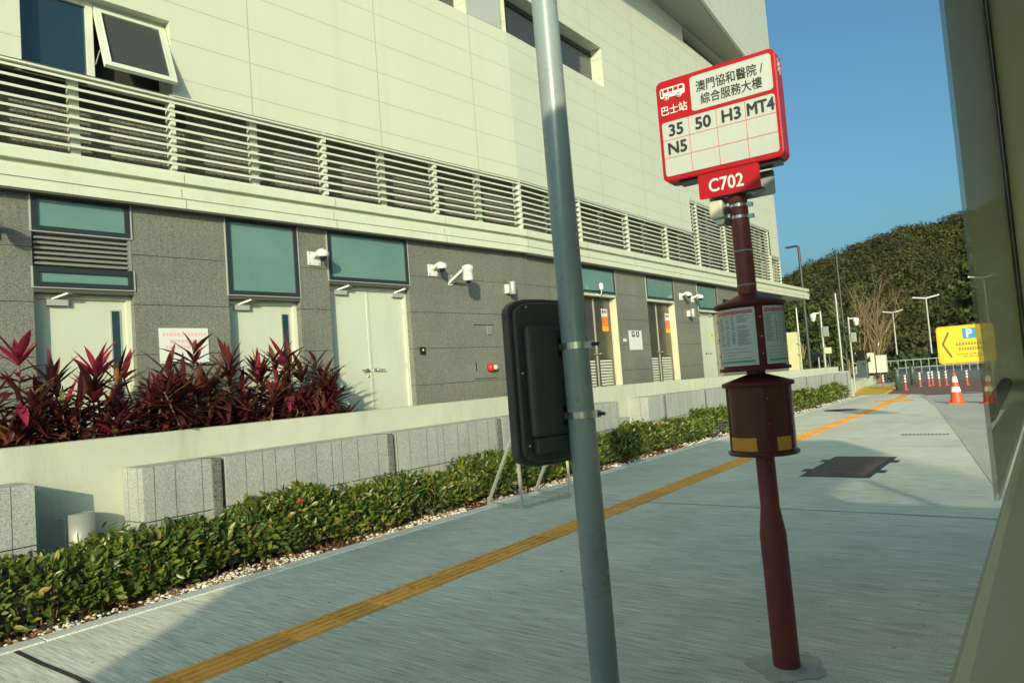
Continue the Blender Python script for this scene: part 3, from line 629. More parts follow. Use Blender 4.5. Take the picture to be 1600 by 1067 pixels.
# stainless doors on the street-parallel part
for s0, s1 in ((2.0, 3.5), (5.05, 6.62)):
    transom(FR, s0, s1, 3.335, 3.905)
    g = MB(FR); g.box(s0, s1, -0.17, 0.005, 3.275, 3.315); g.build('door_head', 'cream_trim', bld)
    mid = (s0 + s1) / 2
    for a, b, sg in ((s0 + .02, mid - .003, -1), (mid + .003, s1 - .02, 1)):
        g = MB(FR); g.box(a, b, -0.2, -0.165, 0.84, 1.26); g.box(a, b, -0.2, -0.165, 1.92, 3.26); g.box(a, a + .11, -0.2, -0.165, 1.26, 1.92); g.box(b - .11, b, -0.2, -0.165, 1.26, 1.92)
        d = g.build('steel_door', 'steel_door', bld)
        g = MB(FR); g.box(a + .11, b - .11, -0.22, -0.199, 1.26, 1.92); g.build('vent_backing', 'dark_void', d)
        g = MB(FR)
        for k in range(10):
            z = 1.275 + k * 0.064; g.add([(a + .11, -.19, z + .04), (b - .11, -.19, z + .04), (b - .11, -.155, z), (a + .11, -.155, z), (a + .11, -.19, z + .046), (b - .11, -.19, z + .046), (b - .11, -.155, z + .022), (a + .11, -.155, z + .022)], [(0, 1, 2, 3), (4, 7, 6, 5), (3, 2, 6, 7), (0, 3, 7, 4), (1, 5, 6, 2)])
        g.build('door_vent', 'louver_paint', d)
        lever(FR, mid + sg * 0.05, 2.03, -0.165, sg, d)
    g = MB(FR); g.box(mid - 0.02, mid + 0.02, -0.1648, -0.152, 0.86, 3.25); g.build('door_astragal', 'alu', bld)
    g = MB(FR); g.box(s1 - 0.004, s1 - 0.0, -0.189, -0.0, 0.84, 3.27); g.build('sunlit_reveal', 'box_cream', bld)  # pale sheet over the granite reveal, sunlight painted in as cream colour
    for z in (1.45, 2.2): g = MB(FR); g.box(s1 - .03, s1 - .006, -0.165, -0.14, z, z + .12); g.build('hinge', 'alu', bld)
transom(FR, 8.18, 9.62, 3.18, 3.895); g = MB(FR); g.box(8.18, 9.62, -0.17, 0.004, 3.12, 3.16); g.build('door_head', 'cream_trim', bld)
d5 = white_leaf(FR, 8.2, 8.90, 3.10, 0.17); d6 = white_leaf(FR, 8.905, 9.6, 3.10, 0.172); closer(FR, 8.4, 3.09, -0.158, d5); closer(FR, 9.2, 3.09, -0.158, d6); lever(FR, 8.82, 1.95, -0.158, -1, d5); lever(FR, 9.0, 1.95, -0.158, 1, d6)
g = MB(FR); g.box(16.6, 16.68, -0.25, -0.17, 0.0, 3.94); g.build('canopy_post', 'white_plastic', bld)

# ------------------------------------------------------------------ fittings on the facade
def on_facade(F, s, z, o=0.0):
    q = fpt(F, s, o, z); return (q.x, q.y, q.z), (_a if F is FL else 0.0)
# dome camera, modelled round its wall plate: -y points out of the wall
def build_dome(label, group):
    r = thing('dome_camera', label, 'security camera', local=True, group=group)
    g = MB(); g.box(-0.10, 0.10, -0.018, 0.0, -0.095, 0.095); pl = g.build('mounting_plate', 'white_plastic', r, 0.004)
    g = MB()
    for a, b in ((-.075, -.07), (.075, -.07), (-.075, .07), (.075, .07)): g.ball((a, -0.02, b), 0.009, 8, 4)
    g.build('bolt', 'black_plastic', pl)
    g = MB(); g.tube([(0, -0.015, 0.03), (0, -0.09, 0.055), (0, -0.17, 0.08), (0, -0.225, 0.07)], [0.034, 0.034, 0.034, 0.04], 12); g.build('arm', 'white_plastic', r)
    g = MB(); g.lathe([(0.0, 0.085), (0.055, 0.08), (0.078, 0.055), (0.082, 0.02), (0.076, 0.0), (0.07, -0.012), (0.0, -0.012)], (0, -0.235, 0), 20); g.build('housing', 'white_plastic', r)
    g = MB(); g.ball((0, -0.235, -0.014), 0.056, 16, 8); g.build('lens_dome', 'camera_dome', r)
    return r
GD = 'dome cameras on the granite wall'
dome = build_dome('white dome camera at the far left edge above the red shrubs', GD)
(dome.location, a_) = on_facade(FL, -8.18, 3.50); dome.rotation_euler = (0, 0, a_)
for F, s, z, lab in ((FL, -4.44, 3.495, 'white dome camera between the square transom and the wide transom window'),
                     (FL, -2.24, 3.475, 'white dome camera left of the cylinder shaped camera'),
                     (FR, 7.06, 3.47, 'white dome camera at the left of the close pair above a wall lamp'),
                     (FR, 7.82, 3.44, 'white dome camera at the right of the close pair, by the last teal transom')):
    loc, a_ = on_facade(F, s, z); dup(dome, loc, a_, lab)
# cylinder camera on a sloping bracket
r = thing('bracket_camera', 'white cylinder camera on a sloping perforated wall bracket', 'security camera', local=True)
g = MB(); g.box(-0.045, 0.045, -0.014, 0, -0.09, 0.085); g.build('mounting_plate', 'white_plastic', r, 0.003)
g = MB(); g.add(*_bar((-0.025, -0.01, -0.05), (-0.025, -0.40, 0.13), 0.022)); g.add(*_bar((0.025, -0.01, -0.05), (0.025, -0.40, 0.13), 0.022)); g.box(-.03, .03, -0.44, -0.33, .11, .15); g.build('bracket', 'white_plastic', r)
g = MB(); g.lathe([(0.0, 0.165), (0.05, 0.162), (0.088, 0.14), (0.095, 0.10), (0.094, 0.072), (0.086, 0.068), (0.086, -0.075), (0.078, -0.10), (0.0, -0.10)], (0, -0.43, 0.02), 24); g.build('housing', 'white_plastic', r)
g = MB(); g.ball((0, -0.43, -0.075), 0.05, 14, 6); g.build('lens_dome', 'camera_dome', r)
(r.location, a_) = on_facade(FL, -1.86, 3.34); r.rotation_euler = (0, 0, a_)
# up-down wall lamps
def build_wlamp(label, group):
    r = thing('wall_lamp', label, 'wall lamp', local=True, group=group)
    g = MB(); g.box(-0.06, 0.06, -0.085, 0, -0.085, 0.075); g.build('wall_box', 'white_plastic', r, 0.004)
    g = MB(); g.lathe([(0.0, 0.115), (0.058, 0.115), (0.062, 0.11), (0.062, -0.11), (0.058, -0.115), (0.0, -0.115)], (0, -0.145, 0), 24); g.build('lamp_body', 'lamp_metal', r)
    return r
lamp = build_wlamp('small cream cylinder wall lamp left of the grey pole', 'cylinder wall lamps on the granite wall')
(lamp.location, a_) = on_facade(FL, -0.47, 3.25); lamp.rotation_euler = (0, 0, a_)
loc, a_ = on_facade(FR, 7.42, 3.03); dup(lamp, loc, a_, 'cylinder wall lamp under the close pair of dome cameras')
r = thing('outdoor_sensor', 'small white sensor on a bent stalk in front of a teal transom', 'sensor', local=True)
g = MB(); g.box(-.02, .02, -.015, 0, -.02, .02); g.tube([(0, -.01, 0), (0, -.10, -.03), (0, -.13, .04), (0, -.13, .09)], .012, 8); g.build('stalk', 'white_plastic', r)
g = MB(); g.lathe([(0, .24), (.03, .235), (.045, .2), (.045, .1), (.03, .085), (0, .085)], (0, -.13, 0), 14); g.build('sensor_head', 'white_plastic', r)
(r.location, a_) = on_facade(FR, 2.62, 3.295, 0.02); r.rotation_euler = (0, 0, a_)
r = thing('card_reader', 'black card reader with a pale button beside the white double doors', 'card reader', local=True)
g = MB(); g.box(-.05, .05, -.03, 0, -.055, .06); g.build('reader_body', 'black_plastic', r, .004)
g = MB(); g.ball((0, -.032, .01), .018, 10, 6, (1, .5, 1)); g.build('button', 'white_plastic', r)
(r.location, a_) = on_facade(FL, -2.575, 2.17); r.rotation_euler = (0, 0, a_)
r = thing('alarm_sounder', 'red alarm sounder with white beacon on the granite wall', 'alarm', local=True)
g = MB(); g.lathe([(0.0, 0), (.075, 0), (.075, .05), (.055, .085), (0, .09)], n=18, T=Matrix.Rotation(R(90), 4, 'X')); g.build('sounder_body', 'red_plastic', r)
g = MB(); g.box(.015, .07, -.12, -.06, -.035, .035); g.build('beacon', 'white_plastic', r, .004)
(r.location, a_) = on_facade(FL, -1.06, 1.85); r.rotation_euler = (0, 0, a_)
g = MB(FL); g.box(-1.07, -.95, 0, .022, 2.42, 2.57); tag(g.build('junction_box', 'vent_grey', None, .003), 'flat grey junction box above the red alarm', 'junction box')
g = MB(FL); g.box(-1.40, -1.385, 0.0, .006, 1.80, 1.95); g.box(-1.385, -1.36, 0, .006, 1.80, 1.81); g.box(-1.40, -0.87, 0, .002, 2.585, 2.6); g.box(-1.45, -0.88, 0, .002, 1.66, 1.672); tag(g.build('access_hatch_outline', 'black_plastic'), 'thin dark outline of an access hatch around the red alarm', 'hatch')
# posters
def flat_sign(name, label, cat, F, s0, s1, z0, z1, o, body='poster_white', group=None):
    q = fpt(F, (s0 + s1) / 2, o, z0); r = thing(name, label, cat, tuple(q), group)
    g = MB(F); g.box(s0, s1, o, o + 0.008, z0, z1); g.build('board', body, r); return r
r = flat_sign('notice_board', 'white notice with faded red lines behind the red shrubs', 'notice', FL, -6.57, -5.99, 2.10, 2.515, 0.002)
for z, a, b in ((2.44, -6.53, -6.03), (2.36, -6.45, -6.10), (2.29, -6.5, -6.08)):
    s = a; g = MB(FL)
    while s < b: w = rnd.uniform(.02, .05); g.box(s, s + w, .0101, .0108, z - .02, z + .02); s += w + .012
    g.build('lettering', 'poster_red', r)
for (s, zt, lab) in ((2.80 + .28, 3.03, 'white and orange warning poster on the nearer steel door'), (6.06 + .27, 3.02, 'white and orange warning poster on the farther steel door')):
    q = fpt(FR, s + .12, -.16, zt - .5); r = thing('warning_poster', lab, 'poster', tuple(q), 'warning posters on the steel doors')
    g = MB(FR); g.box(s, s + .26, -.163, -.158, zt - .17, zt); g.build('poster_head', 'poster_white', r)
    g = MB(FR); g.box(s, s + .26, -.163, -.158, zt - .39, zt - .171); g.build('poster_middle', 'poster_orange', r)
    g = MB(FR); g.box(s, s + .26, -.163, -.158, zt - .50, zt - .391); g.build('poster_foot', 'poster_amber', r)
    g = MB(FR); g.box(s + .03, s + .08, -.1575, -.1565, zt - .11, zt - .03); g.box(s + .10, s + .15, -.1575, -.1565, zt - .09, zt - .04); g.box(s + .18, s + .22, -.1575, -.1565, zt - .10, zt - .03); g.build('print_mark', 'ink', r)
    g = MB(FR); g.box(s + .02, s + .06, -.1575, -.1565, zt - .30, zt - .22); g.build('print_badge', 'poster_blue', r)
r = flat_sign('safety_notice', 'white panel with two black pictograms between the steel doors', 'sign', FR, 3.97, 4.60, 2.09, 2.54, 0.002)
for a in (4.10, 4.32): g = MB(FR); g.box(a, a + .14, .0101, .011, 2.39, 2.52); g.build('pictogram', 'ink', r)
g = MB(FR); g.box(4.14, 4.18, .0111, .0116, 2.42, 2.50); g.box(4.18, 4.22, .0111, .0116, 2.45, 2.48); g.box(4.37, 4.40, .0111, .0116, 2.42, 2.51); g.box(4.40, 4.43, .0111, .0116, 2.42, 2.45); g.build('pictogram_detail', 'poster_white', r)
r = flat_sign('switch_plate', 'small white switch plate left of the pictogram panel', 'switch', FR, 3.68, 3.83, 2.285, 2.35, 0.002)
g = MB(FR); g.box(3.70, 3.745, .0101, .014, 2.30, 2.335); g.box(3.76, 3.805, .0101, .014, 2.30, 2.335); g.build('rocker', 'white_plastic', r)
r = flat_sign('door_sticker', 'small yellow sticker on the far white door', 'sticker', FR, 9.25, 9.50, 2.42, 2.50, -.158, 'sticker_yellow')
g = MB(FR); g.box(9.28, 9.47, -.1498, -.149, 2.472, 2.485); g.box(9.30, 9.45, -.1498, -.149, 2.44, 2.452); g.build('print_lines', 'ink', r)

# ------------------------------------------------------------------ planter wall
def wy(x): return 7.15 - 0.011 * (x - 2.2)           # rendered face
def gy(x): return 6.75 - 0.011 * (x - 2.2)           # granite face
def ztop(x): return 1.345 if x < 12 else 1.345 - (x - 12) * 0.0098
def gtop(x): return 1.05 if x < 14 else 1.05 - (x - 14) * 0.0075
pw = thing('planter_wall', 'long low cream rendered wall clad with ribbed pale granite blocks', 'wall', (2.2, 7.15, 0))
xs = [-14, 0, 4, 8, 12, 16, 20, 25, 30.4]
g = MB()
for a, b in zip(xs[:-1], xs[1:]):
    y0, y1 = wy(a), wy(b); za, zb = ztop(a), ztop(b)
    vs = [(a, y0, -.1), (b, y1, -.1), (b, y1, zb), (a, y0, za), (a, y0 + .24, -.1), (b, y1 + .24, -.1), (b, y1 + .24, zb), (a, y0 + .24, za)]
    g.add(vs, [(0, 1, 2, 3), (5, 4, 7, 6), (3, 2, 6, 7)] + ([(0, 3, 7, 4)] if a == -14 else []) + ([(1, 5, 6, 2)] if b == 30.4 else []))
g.build('rendered_wall', 'plaster', pw)
# rendered face over the cladding, standing just behind the granite front
runs = [(-14, 2.257), (3.124, 11.95), (13.16, 30.4)]
g = MB()
for a, b in runs:
    k = max(1, int((b - a) / 4)); q = [a + (b - a) * i / k for i in range(k + 1)]
    for u, w in zip(q[:-1], q[1:]):
        y0, y1 = gy(u) + .035, gy(w) + .035
        vs = [(u, y0, gtop(u) + .0), (w, y1, gtop(w) + .0), (w, y1, ztop(w) - .002), (u, y0, ztop(u) - .002), (u, wy(u) - .002, gtop(u)), (w, wy(w) - .002, gtop(w)), (w, wy(w) - .002, ztop(w) - .002), (u, wy(u) - .002, ztop(u) - .002)]
        g.add(vs, [(0, 1, 2, 3), (3, 2, 6, 7)] + ([(0, 3, 7, 4)] if u == a else []) + ([(1, 5, 6, 2)] if w == b else []))
# (only a thin strip of this render is proud of the wall line on the long right-hand run)
posts = [3.866, 6.18, 8.35, 10.5, 13.95, 16.1, 18.25, 20.4, 22.55, 24.4, 26.2, 28.0, 29.9]
for a, b in runs:
    ps = [q for q in posts if a + .3 < q < b - .2]
    if a == -14: ps = [-11, -8.6, -6.3, -4.1, -1.9, 0.2]
    edges = [a] + ps + [b]
    for i in range(len(edges) - 1):
        u, w = edges[i] + (0.075 if i > 0 else 0), edges[i + 1]
        if i < len(edges) - 2: w -= 0.075
        for z0, z1, f in ((0.556, None, 0.0), (-0.15, 0.545, 0.0)):
            za, zb = (gtop(u), gtop(w)) if z1 is None else (z1, z1)
            g = MB(); y0, y1 = gy(u), gy(w)
            vs = [(u, y0, z0), (w, y1, z0), (w, y1, zb), (u, y0, za), (u, wy(u) - .003, z0), (w, wy(w) - .003, z0), (w, wy(w) - .003, zb), (u, wy(u) - .003, za)]
            g.add(vs, [(0, 1, 2, 3), (3, 2, 6, 7), (0, 3, 7, 4), (1, 5, 6, 2), (4, 5, 1, 0)]); g.build('granite_block', 'light_granite', pw)
    for q in ps:
        g = MB(); z_ = gtop(q) - .004; g.box(q - .0745, q + .02, gy(q) - .012, wy(q) - .004, -.15, z_); g.box(q + .02, q + .0745, gy(q) + .05, wy(q) - .004, -.15, z_); g.build('stone_pier', 'dark_granite', pw)
g = MB(); y_ = gy(30.4); g.box(30.15, 30.42, y_ - .005, y_ + .45, -.15, gtop(30.4) + .05); g.build('end_pier', 'light_granite', pw)
g = MB(); g.box(30.42, 31.0, y_ + .02, y_ + .5, -.15, .62); g.build('end_cap', 'cream_trim', pw)
g = MB(); g.box(-14, 30.4, 7.40, 7.95, 0.5, 1.06); structure(g.build('shrub_bed', 'soil'))
def build_bed_lamp(label):
    r = thing('bed_lamp', label, 'wall lamp', local=True, group='cylinder lamps in the wall recesses')
    g = MB(); g.box(-0.085, 0.085, -0.10, 0, 0.30, 0.66); g.build('back_box', 'white_plastic', r, .004)
    g = MB(); g.lathe([(0, .695), (.105, .695), (.112, .70), (.112, .28), (0, .28)], (0.02, -.165, 0), 28); g.build('lamp_body', 'lamp_metal', r)
    return r
bl = build_bed_lamp('pale metal cylinder lamp in the near wall recess, half behind the hedge'); bl.location = (2.66, 7.145, 0.02)
dup(bl, (12.52, wy(12.52), 0.0), 0, 'metal cylinder lamp at the far wall recess beyond the grey pole')

# ------------------------------------------------------------------ plants
def leaf_batch(P, D, N, L, W, segs=4, fold=0.25, droop=0.3, prof=None):
    """many leaves at once: base P, direction D, face normal N, length L, width W"""
    n = len(P); D = D / np.linalg.norm(D, axis=1)[:, None]; N = N - (N * D).sum(1)[:, None] * D; N = N / (np.linalg.norm(N, axis=1)[:, None] + 1e-9)
    S = np.cross(D, N); t = np.linspace(0, 1, segs + 1)
    w = prof if prof is not None else np.sin(np.pi * np.clip(t * 0.96 + 0.04, 0, 1)) ** 0.8
    V = np.zeros((n, segs + 1, 3, 3))
    drp = droop if isinstance(droop, np.ndarray) else np.full(n, droop)
    for i, ti in enumerate(t):
        c = P + D * (L * ti)[:, None] - N * (drp * L * ti * ti)[:, None]
        V[:, i, 1] = c - N * (W * w[i] * fold)[:, None]
        V[:, i, 0] = c - S * (W * w[i] * .5)[:, None]; V[:, i, 2] = c + S * (W * w[i] * .5)[:, None]
    base = (np.arange(n) * (segs + 1) * 3)[:, None]; F = []
    for i in range(segs):
        for k in (0, 1):
            F.append(np.stack([base[:, 0] + i * 3 + k, base[:, 0] + i * 3 + k + 1, base[:, 0] + (i + 1) * 3 + k + 1, base[:, 0] + (i + 1) * 3 + k], 1))
    F = np.concatenate(F, 0) if False else np.stack(F, 1).reshape(-1, 4)
    return V.reshape(-1, 3), F
RG = np.random.default_rng(11)
# --- hedge: one long clipped hedge of glossy leaves
hedge = thing('hedge', 'long low clipped hedge of glossy green leaves along the planter wall', 'hedge', (6, 6.4, 0))
def hedge_front(x): return 6.20 + 0.05 * np.sin(x * 2.1) + 0.04 * np.sin(x * 5.3 + 1)
def hedge_top(x): return 0.495 + 0.05 * np.sin(x * 1.7) + 0.05 * np.sin(x * 4.1 + 2) + 0.035 * np.sin(x * 9.7) + 0.02 * np.sin(x * 23)
Vs, Fs, off = [], [], 0
for (xa, xb, dens, lmin, lmax) in ((0.2, 4.5, 3000, .035, .10), (4.5, 9, 2300, .038, .095), (9, 16, 1250, .05, .10), (16, 28.6, 700, .06, .115)):
    n_ = int((xb - xa) * dens); x = RG.uniform(xa, xb, n_)
    ytop = np.minimum(6.78, 6.75 - 0.011 * (x - 2.2)) + np.where((x > 2.25) & (x < 3.13), 0.1, -.02)
    yf = hedge_front(x); u = RG.random(n_); zt = hedge_top(x)
    # mostly on the front and top shell, some inside
    face = RG.random(n_); y = np.where(face < .5, yf + RG.exponential(.05, n_), yf + u * (ytop - yf))
    zz = np.where(face < .5, zt * (0.07 + 0.93 * RG.random(n_) ** 0.8), zt - RG.exponential(.06, n_) + .05 * (RG.random(n_) < .12))
    bulge = 0.10 * np.sin(np.pi * np.clip(zz / zt, 0, 1)); y = y - np.where(face < .5, bulge, 0) + np.where((face < .5), .1 * np.clip(.35 - zz / zt, 0, 1), 0)
    gap = np.sin(x * 7.3) + np.sin(x * 3.1 + 2) + .8 * np.sin(x * 17 + zz * 9); keep = (RG.random(n_) > np.where((zz < .25) & (gap > .6), .8, np.where(zz < .08, .6, np.where((face < .5) & (gap > 1.2), .55, 0.0))))
    x, y, zz, face = x[keep], y[keep], zz[keep], face[keep]; y = np.minimum(y, ytop[keep]); k = len(x)
    D = np.stack([RG.normal(0, .7, k), np.where(face < .5, -.55, -.1) + RG.normal(0, .55, k), .55 + RG.normal(0, .5, k)], 1)
    N = np.stack([RG.normal(0, .5, k), np.where(face < .5, -.6, -.2) + RG.normal(0, .4, k), .7 + RG.normal(0, .3, k)], 1)
    L = RG.uniform(lmin, lmax, k); V, F = leaf_batch(np.stack([x, y, zz], 1), D, N, L, L * RG.uniform(.38, .5, k), 3 if xa > 8 else 4, .18, .25)
    Vs.append(V); Fs.append(F + off); off += len(V)
np_mesh('foliage', np.concatenate(Vs), np.concatenate(Fs), 'hedge_leaf', hedge, smooth=True)
g = MB()
for i in range(330):
    x = rnd.uniform(.3, 12) if i < 250 else rnd.uniform(12, 28); y = rnd.uniform(6.27, 6.5); h = rnd.uniform(.25, .45)
    a = rnd.uniform(-.14, .14); g.tube([(x, y, -.02), (x + a * .4, y + rnd.uniform(-.05, .05), h * .5), (x + a, y + rnd.uniform(-.12, .05), h)], [.007, .006, .003], 5, False)
stuff(g.build('twig_tangle', 'stem_wood', hedge))
fl = []
for (x, y, z) in ((6.9, 6.24, .33), (10.2, 6.35, .55), (7.5, 6.2, .12), (13.0, 6.3, .5), (4.4, 6.2, .55)):
    for k in range(4): fl.append((x + rnd.uniform(-.02, .02), y + rnd.uniform(-.03, 0), z + rnd.uniform(-.02, .03)))
fl = np.array(fl); k = len(fl)
V, F = leaf_batch(fl, RG.normal(0, 1, (k, 3)) + [0, -.5, .4], RG.normal(0, 1, (k, 3)), np.full(k, .045), np.full(k, .04), 2, .1, .1)
np_mesh('flower', V, F, 'petal', hedge)

# --- cordylines behind the wall
def cordyline(name, label, x, y, stalks, hmin, hmax, spread, pink):
    r = thing(name, label, 'plant', (x, y, 1.06), 'red leaved shrubs in the planter')
    Vd, Fd, od = [], [], 0; Vp, Fp, op = [], [], 0; st = MB()
    for s in range(int(stalks * 1.15)):
        ax, ay = x + RG.normal(0, spread * .5), y + RG.normal(0, .07)
        h = RG.uniform(hmin, hmax) ** 1.0 if s else hmax * 1.06
        lean = np.array([RG.normal(0, .12) + (ax - x) * .5, RG.normal(-.05, .06), 0])
        base = np.array([ax, ay, 1.05]); top = base + [lean[0], lean[1], h - .32]
        st.tube([base, (base + top) / 2 + RG.normal(0, .015, 3), top], [.013, .011, .008], 6)
        # whorls of leaves along the upper stalk, the newest upright and pink
        nl = RG.integers(23, 36); tt = np.sort(RG.random(nl)) ** .7
        P = base + (top - base) * (0.30 + 0.70 * tt)[:, None]
        phi = np.arange(nl) * 2.4 + RG.uniform(0, 6); el = -0.55 + 1.75 * tt ** 1.8 + RG.normal(0, .2, nl)
        D = np.stack([np.cos(phi) * np.cos(el), np.sin(phi) * np.cos(el), np.sin(el)], 1)
        N = np.stack([-np.cos(phi) * np.sin(el), -np.sin(phi) * np.sin(el), np.cos(el)], 1)
        L = RG.uniform(.26, .46, nl) * (1.0 - .12 * tt); W = L * RG.uniform(.14, .21, nl)
        isp = (tt > .84) & (RG.random(nl) < (.8 if s in pink else .06)) | (RG.random(nl) < (.07 if s in pink else .01))
        W = np.where(isp, W * 1.2, W)
        pr = np.array([.35, .75, 1.0, .85, .5, .02])
        for msk, tgt in ((~isp, 'd'), (isp, 'p')):
            if not msk.any(): continue
            V, F = leaf_batch(P[msk], D[msk], N[msk], L[msk], W[msk], 5, .22, RG.uniform(.15, .8, msk.sum()) * np.clip(1.15 - tt[msk] * .8, .2, 1), pr)
            V[:, 1] = np.where(V[:, 2] < 1.37, np.maximum(V[:, 1], 7.42 + RG.random(len(V)) * .01), V[:, 1])
            if tgt == 'd': Vd.append(V); Fd.append(F + od); od += len(V)
            else: Vp.append(V); Fp.append(F + op); op += len(V)
    st.build('stem', 'stem_wood', r)
    np_mesh('foliage', np.concatenate(Vd), np.concatenate(Fd), 'cordyline_dark', r, smooth=True)
    if Vp: np_mesh('pink_foliage', np.concatenate(Vp), np.concatenate(Fp), 'cordyline_pink', r, smooth=True)
    return r
for x, st_, h0, h1, sp, pk, lab in (
    (2.28, 8, .6, 1.36, .26, (0,), 'red shrub at the left edge with one tall bright pink shoot'),
    (2.78, 8, .5, 1.05, .26, (3,), 'dark red shrub in front of the hinge side of the first white door'),
    (3.16, 7, .6, 1.22, .22, (0, 1), 'red shrub in front of the narrow glass of the first white door'),
    (3.58, 5, .45, .95, .22, (), 'low dark shrub just left of the white notice'),
    (3.98, 9, .6, 1.42, .26, (2, 3), 'tallest dark red shrub, standing in front of the white notice'),
    (4.42, 7, .55, 1.22, .22, (), 'bronze red shrub between the white notice and the second white door'),
    (4.88, 7, .55, 1.12, .22, (1,), 'dark red shrub in front of the hinge side of the second white door'),
    (5.36, 9, .6, 1.36, .25, (0, 1, 2), 'large red shrub with several pink shoots before the second white door'),
    (5.86, 7, .45, .98, .24, (1,), 'last red shrub of the row, leaning right towards the double doors')):
    cordyline('red_leaf_shrub', lab, x, 7.56, st_, h0, h1, sp, pk)
Vs, Fs = [], []
n_ = 260; P = np.stack([RG.uniform(1.5, 6.1, n_), RG.uniform(7.5, 7.8, n_), RG.uniform(1.12, 1.4, n_)], 1)
D = RG.normal(0, 1, (n_, 3)) * [1, .35, .6] + [0, .1, .2]; V, F = leaf_batch(P, D, RG.normal(0, 1, (n_, 3)) + [0, 0, 1], RG.uniform(.18, .34, n_), RG.uniform(.025, .05, n_), 4, .2, .4)
o = stuff(np_mesh('undergrowth', V, F, 'litter')); o['label'] = 'dry fallen leaves and undergrowth below the red shrubs'

# --- gravel and litter in the bed
def ico():
    bm = bmesh.new(); bmesh.ops.create_icosphere(bm, subdivisions=1, radius=1.0)
    V = np.array([v.co[:] for v in bm.verts]); F = np.array([[v.index for v in f.verts] for f in bm.faces]); bm.free(); return V, F
IV, IF = ico()
def pebbles(x, y, z, r):
    n = len(x); sc = np.stack([r * RG.uniform(.8, 1.3, n), r * RG.uniform(.7, 1.1, n), r * RG.uniform(.45, .75, n)], 1)
    a = RG.uniform(0, 6.28, n); V = IV[None] * (1 + RG.normal(0, .09, (n, len(IV), 1))) * sc[:, None]
    c, s = np.cos(a)[:, None], np.sin(a)[:, None]; X = V[..., 0] * c - V[..., 1] * s; Y = V[..., 0] * s + V[..., 1] * c
    V = np.stack([X + x[:, None], Y + y[:, None], V[..., 2] + z[:, None]], 2)
    F = IF[None] + (np.arange(n) * len(IV))[:, None, None]
    return V.reshape(-1, 3), F.reshape(-1, 3)
xs_, ys_, zs_, rs_ = [], [], [], []
for xa, xb, n_, r0, r1 in ((.3, 4.5, 1900, .009, .026), (4.5, 10, 1500, .012, .028), (10, 29, 1500, .018, .034)):
    x = RG.uniform(xa, xb, n_); y = 6.03 + RG.beta(1.2, 2.0, n_) * .42
    pat = np.sin(x * 2.3) + np.sin(x * 5.9 + 1); k = RG.random(n_) < np.clip(.5 + .42 * pat, .05, 1)
    xs_.append(x[k]); ys_.append(y[k]); rs_.append(RG.uniform(r0, r1, k.sum())); zs_.append(RG.uniform(-.012, .008, k.sum()))
V, F = pebbles(np.concatenate(xs_), np.concatenate(ys_), np.concatenate(zs_), np.concatenate(rs_))
o = stuff(np_mesh('gravel', V, F, 'pebble', smooth=True)); o['label'] = 'white pebbles scattered along the edge of the planting bed'
n_ = 2200; P = np.stack([RG.uniform(.5, 14, n_), 6.05 + RG.random(n_) * .4, RG.uniform(0, .02, n_)], 1)
V, F = leaf_batch(P, RG.normal(0, 1, (n_, 3)) * [1, 1, .15], RG.normal(0, .4, (n_, 3)) + [0, 0, 1], RG.uniform(.03, .07, n_), RG.uniform(.015, .035, n_), 2, .2, .2)
o = stuff(np_mesh('leaf_litter', V, F, 'litter')); o['label'] = 'brown fallen leaves between the pebbles under the hedge'
# a few crumbs on the pavement
n_ = 46; P = np.stack([RG.uniform(1.6, 12, n_), RG.uniform(1.2, 5.7, n_), np.full(n_, .006)], 1)
V, F = leaf_batch(P, RG.normal(0, 1, (n_, 3)) * [1, 1, .05], RG.normal(0, .2, (n_, 3)) + [0, 0, 1], RG.uniform(.015, .05, n_), RG.uniform(.006, .014, n_), 2, .2, .15)
o = stuff(np_mesh('pavement_litter', V, F, 'litter')); o['label'] = 'small dry leaf scraps lying on the pavement'
g = MB(); g.tube([(-.5 + .4 * k, 6.055 + .02 * math.sin(k * 1.3) + (.16 if 4 < k < 9 else 0) * math.sin((k - 4) * .78), .016) for k in range(7)], .010, 8)
tag(g.build('irrigation_hose', 'hose'), 'thin black irrigation hose along the edge of the pebble bed', 'hose')

# ------------------------------------------------------------------ bus stop pole
PX, PY = 3.821, 1.255
bs = thing('bus_stop_pole', 'dark red bus stop pole with red and white route sign and two drums', 'bus stop', (PX, PY, 0))
def px_(z): return (PX - 0.0028 * z, PY + 0.0105 * z)     # the pole leans a touch
def pole_seg(z0, z1, r0, r1=None, nseg=2):
    pts = []; rr = []
    for k in range(nseg + 1):
        z = z0 + (z1 - z0) * k / nseg; pts.append((*px_(z), z)); rr.append(r0 + ((r1 or r0) - r0) * k / nseg)
    return pts, rr
g = MB(); pts, rr = [], []
for (a, b, c, d) in ((-.02, .69, .068, .068), (.69, .83, .068, .049), (.83, 2.72, .049, .049)):
    p1, r1 = pole_seg(a, b, c, d); pts += p1[(1 if pts else 0):]; rr += r1[(1 if rr else 0):]
g.tube(pts, rr, 28); g.build('pole', 'pole_red', bs)
g = MB(); rr_ = [.19 + .025 * math.sin(k * 1.3) + .012 * math.sin(k * 5.3 + 1) for k in range(22)]
ring = [(PX + q_ * math.cos(k * math.pi / 11), PY + q_ * math.sin(k * math.pi / 11)) for k, q_ in enumerate(rr_)]
g.add([(x, y, .0035) for x, y in ring] + [(PX + (x - PX) * .45, PY + (y - PY) * .45, .009) for x, y in ring] + [(PX, PY, .012)], [(k, (k + 1) % 22, 22 + (k + 1) % 22, 22 + k) for k in range(22)] + [(22 + k, 22 + (k + 1) % 22, 44) for k in range(22)]); structure(g.build('mortar_patch', 'grout'))
def rot_face(F): return F
